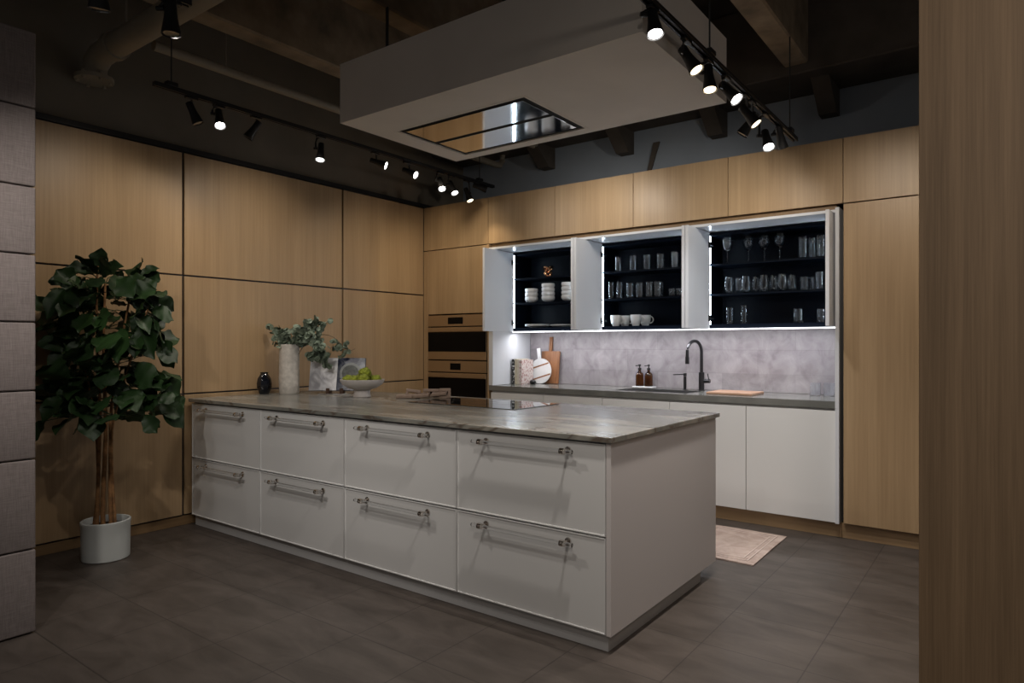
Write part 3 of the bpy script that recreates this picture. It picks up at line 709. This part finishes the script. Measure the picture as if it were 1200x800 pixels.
# ------------------------------------------------------------------ track lights
def track(name, label, x, y0, y1, z, rods):
    t = thing(name, label, 'track', (x, (y0+y1)/2, z))
    bm = B(); box(bm, x-0.018, x+0.018, y0, y1, z-0.009, z+0.009, bev=0.002)
    for s in (-1, 1): box(bm, x+s*0.012-0.005, x+s*0.012+0.005, y0, y1, z-0.019, z-0.0092)
    obj('rail', bm, M['black'], t)
    for y in rods:
        obj('suspension_rod', tube(B(), (x, y, z+0.009), (x, y, 3.925), 0.0045, n=8), M['rods'], t)
        obj('ceiling_rose', tube(B(), (x, y, 3.925), (x, y, 3.949), 0.05, n=24), M['black'], t, smooth=True)
        obj('feed_block', boxes((x-0.022, x+0.022, y-0.035, y+0.035, z+0.009, z+0.035), bev=0.004), M['black'], t)
    return t
LIGHTS = []
def head(x, y, z, d, drop, label, lens='lens_w', power=20, lcol=(1, 0.95, 0.9), size=75, length=0.095, target=None):
    t = thing('track_spotlight', label, 'spotlight', (x, y, z-0.02), 'black track spotlights')
    d = Vector(d).normalized(); P_ = Vector((x, y, z-drop))
    side = d.cross(Vector((0, 0, 1)))
    if side.length < 0.1: side = Vector((0.8, 0.6, 0))
    side.normalize()
    if side.x > 0: side = -side
    A = P_+side*0.040
    obj('adapter', boxes((x-0.014, x+0.014, y-0.04, y+0.04, z-0.034, z-0.0195), bev=0.003), M['black'], t)
    hy = (A.x-x, A.y-y)
    bm = path_tube(B(), [(x+hy[0]*.3, y+hy[1]*.3, z-0.030), (x+hy[0]*.8, y+hy[1]*.8, z-0.038), tuple(A+Vector((0, 0, max(0.01, (drop-0.045)*0.6)))), tuple(A+Vector((0, 0, -0.008)))], 0.0075, 12)
    obj('arm', bm, M['black'], t, smooth=True)
    bm = tube(B(), A-side*0.016, A+side*0.014, 0.010, n=16)
    obj('pivot_knob', bm, M['black'], t, smooth=True)
    q = d.to_track_quat('Z', 'Y').to_matrix().to_4x4(); MT = Matrix.Translation(P_) @ q
    prof = [(0, -0.040), (.0205, -0.040), (.0225, -0.036), (.0225, 0.008), (.023, 0.014), (.025, .035), (.029, .058), (.034, length-0.010), (.0365, length+0.004), (.0345, length+0.005), (.032, length-0.005), (0, length-0.005)]
    bm = lathe(B(), prof, 28); bmesh.ops.transform(bm, matrix=MT, verts=bm.verts)
    obj('housing', bm, M['black'], t, smooth=True)
    bm = lathe(B(), [(0, length+0.000), (.018, length-0.000), (.0285, length+0.001), (.0285, length-0.004), (0, length-0.0045)], 28); bmesh.ops.transform(bm, matrix=MT, verts=bm.verts)
    obj('lens', bm, M[lens], t, smooth=True)
    if power:
        l = bpy.data.lights.new('spot_lamp', 'SPOT'); l.energy = power; l.color = lcol; l.spot_size = math.radians(size); l.spot_blend = 0.7
        l.shadow_soft_size = 0.025
        lo = bpy.data.objects.new('spot_lamp', l); C.objects.link(lo)
        lp = P_+d*(length+0.012); lo.location = lp
        dd = d if target is None else (Vector(target)-lp)
        lo.rotation_euler = dd.to_track_quat('-Z', 'Y').to_euler()
    return t
WARM = (1, 0.80, 0.55); NEU = (1, 0.92, 0.84)
track('light_track', 'black light track running over the left side of the island', -4.2, 1.972, 5.32, 2.95, (2.08, 5.1))
xl, zl = -4.2, 2.95
head(xl, 2.208, zl, (.20, .34, -.92), .093, 'black unlit spotlight at the front end of the left track', 'lens_off', 0)
head(xl, 2.393, zl, (.45, -.18, -.87), .083, 'lit spotlight second from the front end of the left track', 'lens_w', 14, target=(-3.9, 2.6, 0))
head(xl, 2.664, zl, (-.36, -.40, -.84), .088, 'black spotlight third along the left track, turned to the left', 'lens_off', 7, WARM, size=110)
head(xl, 3.209, zl, (.15, -.20, -.97), .113, 'lit spotlight hanging alone halfway along the left track', 'lens_w', 14, size=100)
head(xl, 3.749, zl, (.78, .51, -.36), .095, 'spotlight fifth along the left track, lens seen edge on', 'lens_w', 8)
head(xl, 4.112, zl, (.87, .23, -.44), .098, 'glaring lit spotlight sixth along the left track under the hood corner', 'lens_w', 10)
head(xl, 4.536, zl, (.48, -.29, -.83), .104, 'lit spotlight seventh along the left track, left of a close pair', 'lens_w', 12)
head(xl, 4.685, zl, (.52, -.08, -.85), .110, 'lit spotlight eighth along the left track, right of a close pair', 'lens_w', 12)
head(xl, 4.910, zl, (.41, .02, -.91), .134, 'small warm lit spotlight near the back end of the left track', 'lens_y', 8, WARM)
head(xl, 5.06, zl, (.5, .4, -.2), .05, 'dark spotlight at the back end of the left track, seen from behind', 'lens_off', 0)
xr, zr = -1.2, 2.775
track('light_track', 'black light track crossing in front of the white ceiling box at upper right', xr, 0.3, 4.9, zr, (1.4, 3.25, 4.75))
head(xr, 2.592, zr, (.22, -.21, -.95), .052, 'bright lit spotlight at the top of the frame on the right track', 'lens_w', 40, target=(-1.5, 2.2, 0), size=95)
head(xr, 2.952, zr, (.51, 0, -.86), .092, 'warm lit spotlight, second from the top on the right track', 'lens_y', 12, WARM)
head(xr, 3.235, zr, (.15, -.20, -.97), .083, 'warm lit spotlight, third from the top on the right track', 'lens_y', 12, WARM)
head(xr, 3.488, zr, (.63, -.16, -.76), .084, 'bright lit spotlight in the middle of the right track over the box corner', 'lens_w', 20)
head(xr, 3.812, zr, (.59, .06, -.81), .115, 'warm spotlight near the end of the right track', 'lens_y', 12, WARM)
head(xr, 3.93, zr, (-.54, -.14, -.83), .125, 'unlit black spotlight turned left beneath the right track', 'lens_off', 0)
head(xr, 4.199, zr, (.30, -.41, -.86), .154, 'brightest white spotlight, lowest at the end of the right track', 'lens_w', 20, target=(-.9, 4.2, 0))
head(xr, 4.502, zr, (.07, .46, -.88), .06, 'unlit black spotlight at the very end of the right track', 'lens_off', 0)
# near track over the front aisle (its end shows at the top edge), its lamps wash the island and the oak wall
xn, zn = -2.6, 2.70
track('light_track', 'black light track over the front aisle, just above the picture', xn, -1.2, 1.36, zn, (0.2, 1.2))
head(xn, 1.285, zn, (0, 0.02, -1), .055, 'shiny black spotlight pointing down at the top left edge', 'lens_off', 22, NEU, size=130, target=(-2.9, 2.6, 0.5))
head(xn, 1.03, zn, (-.2, .1, -1), .055, 'black spotlight half cut off by the top left edge', 'lens_off', 12, NEU, size=110, target=(-4.2, 2.6, 0.5))

def spot(loc, tgt, e, size, blend=0.7, col=NEU, rad=0.05):  # shared by track lamps and unseen fill lamps added to brighten surfaces
    l = bpy.data.lights.new('track_and_fill_lamp', 'SPOT'); l.energy = e; l.color = col; l.spot_size = math.radians(size); l.spot_blend = blend; l.shadow_soft_size = rad
    o = bpy.data.objects.new('track_and_fill_lamp', l); C.objects.link(o); o.location = loc
    o.rotation_euler = (Vector(tgt)-Vector(loc)).to_track_quat('-Z', 'Y').to_euler(); return o
OAKC = (1, .88, .74)
# washes from the left track on the left oak wall
spot((-3.95, 3.0, 2.80), (-4.95, 3.1, 1.6), 20, 110, 1.0, OAKC, .04)
spot((-3.9, 2.0, 2.80), (-4.95, 1.9, 1.5), 14, 110, 1.0, OAKC, .04)
spot((-3.95, 4.3, 2.80), (-4.95, 4.4, 1.4), 14, 110, 1.0, (1, .85, .66), .04)
# right track, part above and behind the camera's view, onto the island front, then an added fill lamp
spot((-1.2, 2.15, 2.62), (-1.9, 2.6, 0.4), 50, 90, 0.8, NEU, .045)
spot((-1.2, 0.9, 2.62), (-1.5, 3.2, 0.6), 24, 80, 0.8, NEU, .03)
spot((-2.6, 0.4, 2.58), (-4.2, 2.5, 0.5), 42, 80, 0.9, NEU, .03)
spot((-0.45, 2.6, 2.7), (-1.35, 3.2, 0.6), 24, 85, 1.0, (1, .92, .88), .06)  # off the track: unseen lamp added to light the island end panel
# back wall: unseen lamps added to brighten it, most off the tracks
spot((-1.25, 4.3, 2.62), (-2.3, 5.1, 1.7), 22, 140, 1.0, (1, .93, .84), .05)
spot((-2.7, 4.30, 2.72), (-2.9, 5.1, 1.9), 20, 150, 1.0, (1, .93, .84), .05)
spot((-0.7, 3.7, 2.8), (-0.7, 5.1, 1.4), 42, 100, 1.0, (1, .88, .74), .05)
spot((-1.6, 4.25, 2.72), (-1.6, 5.1, 0.4), 48, 80, 1.0, (.95, .97, 1), .05)
spot((-4.1, 4.3, 2.84), (-4.5, 5.1, 1.9), 16, 100, 1.0, (1, .84, .62), .05)
# aisle track lamp, then unseen lamps added for the cupboard side and partition
spot((-1.15, 3.3, 2.62), (-0.7, 3.6, 0.0), 55, 90, 1.0, (1, .93, .88), .06)
spot((0.6, -0.6, 2.7), (0.5, 1.8, 1.3), 60, 100, 1.0, (1, .88, .76), .08)
spot((-3.0, 0.2, 2.7), (-3.67, 0.9, 1.2), 20, 100, 1.0, (1, .93, .88), .05)
# under-cabinet and in-cabinet light
def area(loc, rot, sx, sy, e, col):
    l = bpy.data.lights.new('led_area', 'AREA'); l.shape = 'RECTANGLE'; l.size = sx; l.size_y = sy; l.energy = e; l.color = col
    o = bpy.data.objects.new('led_area', l); C.objects.link(o); o.location = loc; o.rotation_euler = rot; return o
area((-2.5, 5.40, 1.462), (math.radians(12), 0, 0), 2.95, 0.02, 9, (0.96, 0.96, 1.0))

# ------------------------------------------------------------------ right foreground oak end
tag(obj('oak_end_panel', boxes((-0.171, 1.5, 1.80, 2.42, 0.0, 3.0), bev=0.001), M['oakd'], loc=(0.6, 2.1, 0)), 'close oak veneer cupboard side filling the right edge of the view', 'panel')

# ------------------------------------------------------------------ rug
bm = B()
nx, ny = 40, 16
gx = [-2.75+k*(1.49/nx) for k in range(nx+1)]; gy = [4.15+k*(0.76/ny) for k in range(ny+1)]
top = [[bm.verts.new((x, y, 0.008+0.0015*math.sin(x*9)*math.cos(y*11))) for y in gy] for x in gx]
for i in range(nx):
    for j in range(ny): bm.faces.new((top[i][j], top[i+1][j], top[i+1][j+1], top[i][j+1]))
r = bmesh.ops.extrude_face_region(bm, geom=list(bm.faces))
for v in [e for e in r['geom'] if isinstance(e, bmesh.types.BMVert)]: v.co.z = 0.001
rg = thing('rug', 'pinkish beige woven runner rug on the floor between island and sink run', 'rug', (-2.0, 4.53, 0))
obj('rug_body', bm, M['rug'], rg)
for o_ in (0.05, 0.085):
    x0, x1, y0, y1 = -2.75+o_, -1.26-o_, 4.15+o_, 4.91-o_; w = 0.009
    obj('border_stripe', boxes((x0, x1, y0, y0+w, 0.0085, 0.0105), (x0, x1, y1-w, y1, 0.0085, 0.0105), (x0, x0+w, y0+w, y1-w, 0.0085, 0.0105), (x1-w, x1, y0+w, y1-w, 0.0085, 0.0105)), M['rug_band'], rg)

# ------------------------------------------------------------------ fig tree
PX, PY = -4.60, 1.865
ft = thing('fiddle_leaf_fig', 'dark green fiddle leaf fig tree in a white pot by the oak wall', 'potted plant', (PX, PY, 0))
bm = lathe(B(), [(0, 0), (.128, 0), (.134, .006), (.136, .12), (.137, .215), (.140, .225), (.140, .240), (.136, .243), (.128, .243), (.124, .235), (.124, .19), (0, .19)], 48, PX, PY, 0)
obj('pot', bm, M['pot'], ft, smooth=True)
obj('soil', lathe(B(), [(0, .206), (.06, .210), (.1225, .203), (.1225, .195), (0, .195)], 32, PX, PY, 0), M['soil'], ft)
stems = [((-0.075, -0.045), (-0.20, -0.12), 1.58, .010), ((-0.02, -0.05), (0.02, -0.05), 1.84, .012), ((0.02, -0.02), (-0.06, 0.02), 1.74, .014), ((0.045, 0.02), (0.12, 0.10), 1.70, .012), ((0.07, 0.03), (0.22, 0.16), 1.60, .009)]
tips = []
for i, (b0, b1, h, r0_) in enumerate(stems):
    pts = []; rr = []
    for k in range(17):
        a = k/16; z = 0.195+(h-0.195)*a
        cl_ = (1-0.45*math.sin(PI*min(1, a*1.6)))
        e = 0 if a < .45 else ((a-.45)/.55)**1.3
        x = PX+b0[0]*cl_*(1-e)+b1[0]*e+0.006*math.sin(11*a+i*2)
        y = PY+b0[1]*cl_*(1-e)+b1[1]*e+0.006*math.cos(9*a+i)
        pts.append((x, y, z)); rr.append(r0_*(1-0.55*a)*(1.0+0.12*(k % 2)))
    obj('trunk', path_tube(B(), pts, rr, 10), M['bark'], ft, smooth=True)
    tips.append(pts)
rnd = random.Random(23)
def fig_leaf(bm, base, d, up, Lh, W, cup_=0.3, bend=0.5, ph=0.0):
    d = d.normalized(); s = d.cross(up)
    if s.length < .05: s = d.cross(Vector((1, 0, 0)))
    s.normalize(); nrm = s.cross(d).normalized()
    nu, nv = 10, 8; grid = []
    for i in range(nu+1):
        a = i/nu
        w = W*(0.62*math.sin(PI*min(1, a*1.5+.03))**.8*math.exp(-((a-.25)/.4)**2)+1.0*math.exp(-((a-.66)/.25)**2))
        if a > .78: w *= math.sqrt(max(0.0, 1-((a-.78)/.22)**2))
        w = max(w, W*.02)
        row = []
        c = base+d*(Lh*a)-Vector((0, 0, 1))*(bend*Lh*a*a)*0.55
        for j in range(nv+1):
            q = j/nv*2-1
            wave = 0.050*Lh*math.sin(a*17+ph+(1 if q > 0 else 2.6))*abs(q)**1.7+0.010*Lh*math.sin(a*40+abs(q)*5)
            row.append(bm.verts.new(c+s*(q*w*(1-.12*cup_))+nrm*(cup_*w*abs(q)**1.3*0.7+wave)))
        grid.append(row)
    for i in range(nu):
        for j in range(nv):
            f = bm.faces.new((grid[i][j], grid[i+1][j], grid[i+1][j+1], grid[i][j+1])); f.smooth = True
fol = B()
nl = 250
for k in range(nl):
    zc = 0.89+0.90*((k+.5)/nl)
    # crown radius by height, fuller low down and at the upper shoulder
    a = (zc-0.89)/0.90
    Rr = (0.31 if a < .5 else 0.275)*(1-0.25*math.exp(-((a-.42)/.10)**2))*(1.0 if a < .8 else 1-(a-.8)*2.2)
    th = k*2.39996+rnd.uniform(-.3, .3)
    rad = Rr*math.sqrt(rnd.uniform(.12, 1.0))
    p = Vector((PX+0.035+rad*math.cos(th)*0.90, PY+0.01+rad*math.sin(th)*1.12, zc+rnd.uniform(-.03, .03)))
    st = min(tips, key=lambda T: min((Vector(q)-p).length for q in T))
    nb = min((Vector(q) for q in st if q[2] < p.z+.02), key=lambda q: (q-p).length)
    el = rnd.uniform(-1.0, 1.05)
    th2 = th+rnd.uniform(-.9, .9)
    d = Vector((math.cos(th2)*math.cos(el), math.sin(th2)*math.cos(el), math.sin(el)))
    L_ = rnd.uniform(0.11, 0.185)
    if p.x+d.x*L_ < -4.93: d.x = abs(d.x)*.3; d.normalize()
    fig_leaf(fol, p, d, Vector((rnd.uniform(-.4, 1.0), rnd.uniform(-1.3, .3), 0.8)), L_, L_*rnd.uniform(.38, .48), rnd.uniform(-.2, .8), bend=rnd.uniform(-.2, 1.1), ph=rnd.uniform(0, 6))
    path_tube(fol, [nb, nb.lerp(p, .55)+Vector((0, 0, .015)), p+d*0.01], 0.0028, 5)
tp = Vector(tips[1][-1])
for q, up in (((0.10, 0.10, 1), (0.6, -.8, 0)), ((.8, .5, .35), (.5, -.9, .6)), ((-.8, -.5, .15), (.2, -.6, 1)), ((.1, -.5, .4), (0, 0, 1))):
    fig_leaf(fol, tp-Vector((0, 0, .05)), Vector(q), Vector(up), 0.18, 0.062, 0.4, bend=0.15, ph=1+q[0]*5)
for v in fol.verts:
    if v.co.x < -4.93: v.co.x = -4.93+(rnd.random())*0.01
    if v.co.y < 1.30 and v.co.x < -4.1: pass
o = obj('foliage', fol, M['fig'], ft)

# ------------------------------------------------------------------ island ornaments
ZI = 0.9485
vb = tag(obj('black_vase', lathe(B(), [(0, 0), (.036, 0), (.044, .01), (.060, .055), (.063, .085), (.055, .125), (.036, .155), (.030, .163), (.033, .172), (.036, .176), (.031, .176), (.026, .165), (.03, .155), (0, .05)], 12, -4.872, 3.165, ZI, sx=.93, sy=.93, f=lambda k, z: 1.0-0.05*(k % 2)), M['blackvase'], loc=(-4.872, 3.165, ZI), smooth=True, angle=25), 'small glossy black faceted vase at the left end of the island', 'vase')
vx, vy = -4.73, 3.30
tv = tag(obj('tall_vase', lathe(B(), [(0, 0), (.074, 0), (.078, .006), (.081, .10), (.080, .25), (.079, .398), (.076, .402), (.073, .402), (.073, .38), (.072, .02), (0, .02)], 40, vx, vy, ZI), M['stone_vase'], loc=(vx, vy, ZI), smooth=True), 'tall speckled off-white cylinder vase holding eucalyptus', 'vase')
rnd = random.Random(5)
def euc_stem(label, ctrl, nleaf, start):
    t = thing('eucalyptus_stem', label, 'branch', ctrl[0], 'eucalyptus stems in the tall vase')
    pts = []
    P4 = [Vector(c) for c in ctrl]
    for k in range(15):
        a = k/14
        q = list(P4)
        while len(q) > 1: q = [q[i].lerp(q[i+1], a) for i in range(len(q)-1)]
        pts.append(q[0])
    bm = path_tube(B(), pts, [0.0035*(1-.6*k/14) for k in range(15)], 6)
    fo = B()
    twigs = []
    for k in range(2, 15):
        if k/14 < start: continue
        for s in range(3):
            dd = Vector((rnd.uniform(-1, 1), rnd.uniform(-1, 1), rnd.uniform(-.6, .8))).normalized()
            e = pts[k]+dd*rnd.uniform(.03, .10)
            path_tube(bm, [pts[k], (pts[k]+e)/2+Vector((0, 0, .004)), e], 0.0014, 5)
            twigs.append((pts[k], e))
    for i in range(nleaf):
        a_, e_ = rnd.choice(twigs)
        p = a_.lerp(e_, rnd.uniform(.3, 1.1))+Vector((rnd.uniform(-.012, .012), rnd.uniform(-.012, .012), rnd.uniform(-.012, .012)))
        nv = Vector((rnd.uniform(-1, 1), rnd.uniform(-1, .6), rnd.uniform(-.4, 1))).normalized()
        u = nv.orthogonal().normalized(); w = nv.cross(u); R_ = rnd.uniform(.015, .026)
        c = fo.verts.new(p+nv*0.002)
        ring = [fo.verts.new(p+(u*math.cos(k*PI/4)*1.15+w*math.sin(k*PI/4))*R_) for k in range(8)]
        for k in range(8): f = fo.faces.new((c, ring[k], ring[(k+1) % 8])); f.smooth = True
    obj('twig', bm, M['eustem'], t)
    obj('leaves', fo, M['euc'], t)
b0 = (vx, vy, ZI+0.05)
euc_stem('eucalyptus stem spreading up to the left out of the tall vase', [b0, (vx, vy, ZI+.35), (vx-.02, vy-.02, ZI+.50), (vx-.07, vy-.06, ZI+.52)], 190, .48)
euc_stem('bushy eucalyptus stem drooping from the tall vase over the open book', [b0, (vx+.01, vy, ZI+.42), (vx+.16, vy+.02, ZI+.68), (vx+.33, vy+.08, ZI+.34), (vx+.31, vy+.08, ZI+.26)], 330, .30)
euc_stem('eucalyptus stem rising from the middle of the tall vase', [b0, (vx+.02, vy+.02, ZI+.40), (vx+.10, vy+.06, ZI+.60), (vx+.26, vy+.10, ZI+.54)], 330, .36)
euc_stem('long thin eucalyptus stem ending in a lone sprig at the far right', [b0, (vx+.02, vy+.02, ZI+.42), (vx+.24, vy+.13, ZI+.62), (vx+.40, vy+.22, ZI+.46), (vx+.42, vy+.22, ZI+.32)], 40, .80)
# open book on stand: local frame, rotated to face the aisle
bs = thing('book_stand', 'small stand with dark wooden pegs holding the open book', 'book stand', (-4.39, 3.50, ZI))
yaw = math.radians(36)
def L2W(bm, base, rz):
    bmesh.ops.rotate(bm, verts=bm.verts, cent=(0, 0, 0), matrix=Matrix.Rotation(rz, 3, 'Z')); bmesh.ops.translate(bm, verts=bm.verts, vec=base); return bm
BS = (-4.39, 3.50, ZI)
tilt = math.radians(-14)
def tl(bm, z=0.03): bmesh.ops.rotate(bm, verts=bm.verts, cent=(0, 0, z), matrix=Matrix.Rotation(tilt, 3, 'X')); return bm
obj('base_plate', L2W(boxes((-.13, .13, -.06, .08, 0, .006), bev=.002), BS, yaw), M['steelb'], bs)
for s in (-.055, .055):
    obj('peg', L2W(boxes((s-.014, s+.014, -.045, .035, .0065, .026), (s-.014, s+.014, -.045, -.032, .0262, .050), bev=.002), BS, yaw), M['darkwood'], bs)
obj('backrest', L2W(tl(boxes((-.10, .10, .028, .034, .032, .22))), BS, yaw), M['darkwood'], bs)
ob = thing('open_book', 'open cookbook with a pale left page and a dark photo page on the right', 'book', (-4.39, 3.50, ZI+.03))
def page(x0, x1, y, t_, z0, z1, mid):
    bm = B(); n_ = 12; g_ = []
    for i in range(n_+1):
        a = i/n_; x = x0+(x1-x0)*a; dd = abs(x-mid)/abs(x1-x0)
        yy = y+t_*(-0.9*math.sin(min(1, dd*3)*PI/2))+0.012*dd
        g_.append([bm.verts.new((x, yy, z0)), bm.verts.new((x, yy, z1)), bm.verts.new((x, y+0.014, z1)), bm.verts.new((x, y+0.014, z0))])
    for a, b_ in zip(g_, g_[1:]):
        for k in range(4): bm.faces.new((a[k], b_[k], b_[(k+1) % 4], a[(k+1) % 4]))
    bm.faces.new(g_[0]); bm.faces.new(g_[-1][::-1]); return bm
def page_mat(name, base, spec):
    m, N, L, b = newmat(name)
    tc = N.new('ShaderNodeTexCoord'); n = N.new('ShaderNodeTexNoise'); n.inputs['Scale'].default_value = spec[0]; n.inputs['Detail'].default_value = 4; n.inputs['Distortion'].default_value = 1.0
    L.new(tc.outputs['Object'], n.inputs['Vector'])
    r = N.new('ShaderNodeValToRGB'); r.color_ramp.elements[0].position = spec[2]; r.color_ramp.elements[1].position = spec[3]
    r.color_ramp.elements[0].color = (*spec[1], 1); r.color_ramp.elements[1].color = (*base, 1)
    L.new(n.outputs['Fac'], r.inputs['Fac']); L.new(r.outputs['Color'], b.inputs['Base Color']); b.inputs['Roughness'].default_value = .35
    return m
M['pageL'] = page_mat('white_page_photo', (0.70, 0.71, 0.75), (7, (0.30, 0.30, 0.33), .34, .52))
M['pageR'] = page_mat('dark_page_photo', (0.30, 0.33, 0.38), (9, (0.012, 0.018, 0.05), .42, .66))
x0_, xm, x1_ = -.225, 0.0, .225
obj('cover', L2W(tl(boxes((x0_-.003, x1_+.003, .0205, .0235, .028, .302))), BS, yaw), M['black'], ob)
lp = obj('left_page', L2W(tl(page(x0_, xm-.0005, .006, .010, .030, .300, xm)), BS, yaw), M['pageL'], ob, smooth=True); lp['label'] = 'pale printed left page'
rp = obj('right_page', L2W(tl(page(x1_, xm+.0005, .006, .010, .030, .300, xm)), BS, yaw), M['pageR'], ob, smooth=True); rp['label'] = 'dark photographic right page'
# plate pictured on the right page
bm = tube(B(), (.11, -.0035, .17), (.11, -.0040, .17), .088, n=40)
dpg = obj('printed_plate', L2W(tl(bm), BS, yaw), plain('printed_plate', (0.28, 0.30, 0.30), 0.4, var=0.3, vscale=30), ob)
obj('printed_food', L2W(tl(tube(B(), (.11, -.0042, .17), (.11, -.0046, .17), .068, n=40)), BS, yaw), plain('printed_food', (0.07, 0.08, 0.07), 0.4, var=0.6, vscale=40), dpg)
# footed bowl
fbx, fby = -4.00, 3.44
fb = thing('footed_bowl', 'wide white stoneware bowl on a round foot', 'bowl', (fbx, fby, ZI))
obj('bowl_body', lathe(B(), [(0, .055), (.06, .055), (.105, .068), (.150, .095), (.166, .122), (.168, .134), (.161, .135), (.145, .105), (.10, .082), (.05, .072), (0, .070)], 48, fbx, fby, ZI, f=lambda k, z: 1+0.012*math.sin(k*2*PI/48*3)), M['bowlmat'], fb, smooth=True)
obj('foot', lathe(B(), [(0, 0), (.066, 0), (.068, .004), (.062, .03), (.060, .0545), (0, .0545)], 36, fbx, fby, ZI), M['bowlmat'], fb, smooth=True)
def mossball(x, y, z, r, label, seed):
    bm = B(); bmesh.ops.create_icosphere(bm, subdivisions=4, radius=1)
    for v in bm.verts:
        n_ = noise.noise(v.co*4+Vector((seed*7, 0, 0))); n2 = abs(noise.noise(v.co*9+Vector((0, seed*5, 0))))
        v.co *= r*(1+.16*n_+.42*n2)
        v.co += Vector((x, y, z))
    tag(obj('moss_ball', bm, M['moss'], loc=(x, y, z), smooth=True, angle=180), label, 'decoration', 'green moss balls in the footed bowl')
mz = ZI+.126
for i, (dx, dy, dz, r, lb) in enumerate(((-.085, -.068, 0.002, .036, 'green moss ball at the left front of the bowl'), (-.02, -.065, 0.002, .034, 'green moss ball at the front centre of the bowl'), (.055, -.035, .006, .040, 'green moss ball front right under the top one'),
        (.02, .01, .052, .042, 'highest green moss ball on top of the pile'), (.10, .055, .004, .034, 'green moss ball at the right rim of the bowl'), (-.075, .03, .0, .036, 'green moss ball at the back left of the bowl'), (.02, .09, .0, .034, 'green moss ball at the back of the bowl'))):
    mossball(fbx+dx, fby+dy, mz+dz, r, lb, i+1)
# wooden chain ornament by the hob: five carved square links
ch = thing('wooden_chain', 'pale carved wooden chain links lying on the island beside the cooktop', 'ornament', (-3.55, 3.60, ZI))
def link(cx, cy, cz, rz, tiltx, Lk, Wk, r=0.011, tilty=0.0):
    bm = B(); a, b_ = Lk/2, Wk/2
    box(bm, -a, a, -b_, -b_+2*r, -r, r, bev=.003); box(bm, -a, a, b_-2*r, b_, -r, r, bev=.003)
    box(bm, -a, -a+2*r, -b_+2*r, b_-2*r, -r, r, bev=.003); box(bm, a-2*r, a, -b_+2*r, b_-2*r, -r, r, bev=.003)
    mt = Matrix.Translation((cx, cy, cz)) @ Matrix.Rotation(rz, 4, 'Z') @ Matrix.Rotation(tilty, 4, 'Y') @ Matrix.Rotation(tiltx, 4, 'X')
    bmesh.ops.transform(bm, matrix=mt, verts=bm.verts)
    obj('link', bm, M['chain'], ch)
dirz = math.radians(36)
def cpos(s, t_=0): s += .05; return (-3.55+math.cos(dirz)*s-math.sin(dirz)*t_, 3.585+math.sin(dirz)*s+math.cos(dirz)*t_)
for (s, t_, z, tx, Lk, Wk, ty, dz_) in ((-.15, .0, .0125, 0.05, .12, .07, 0, .1), (-.085, .01, .033, PI/2-.25, .11, .06, .12, 0), (-.02, .0, .022, .15, .12, .07, -.08, -.1), (.05, .005, .036, PI/2-.1, .12, .065, 0, .05), (.11, .0, .034, .1, .11, .07, -.1, 0), (.155, -.005, .038, PI/2, .085, .07, 0, .1)):
    x, y = cpos(s, t_); link(x, y, ZI+z+.002, dirz+dz_, tx, Lk, Wk, tilty=ty)

# ------------------------------------------------------------------ world, camera
w = bpy.data.worlds.new('World'); bpy.context.scene.world = w; w.use_nodes = True
bg = w.node_tree.nodes['Background']; bg.inputs[0].default_value = (1.0, 0.95, 0.91, 1); bg.inputs[1].default_value = 0.085
cam = bpy.data.cameras.new('Camera'); co = bpy.data.objects.new('Camera', cam); C.objects.link(co)
co.location = (0, 0, 1.35); co.rotation_euler = (PI/2, 0, math.radians(36.7))
cam.sensor_width = 36; cam.lens = 36*785/1200; cam.shift_y = 3.5/1200; cam.clip_start = 0.05
sc = bpy.context.scene; sc.camera = co
sc.view_settings.view_transform = 'Standard'; sc.view_settings.look = 'None'; sc.view_settings.exposure = 0.28
sc.cycles.caustics_reflective = False; sc.cycles.caustics_refractive = False
sc.cycles.max_bounces = 12; sc.cycles.transmission_bounces = 10; sc.cycles.sample_clamp_indirect = 8
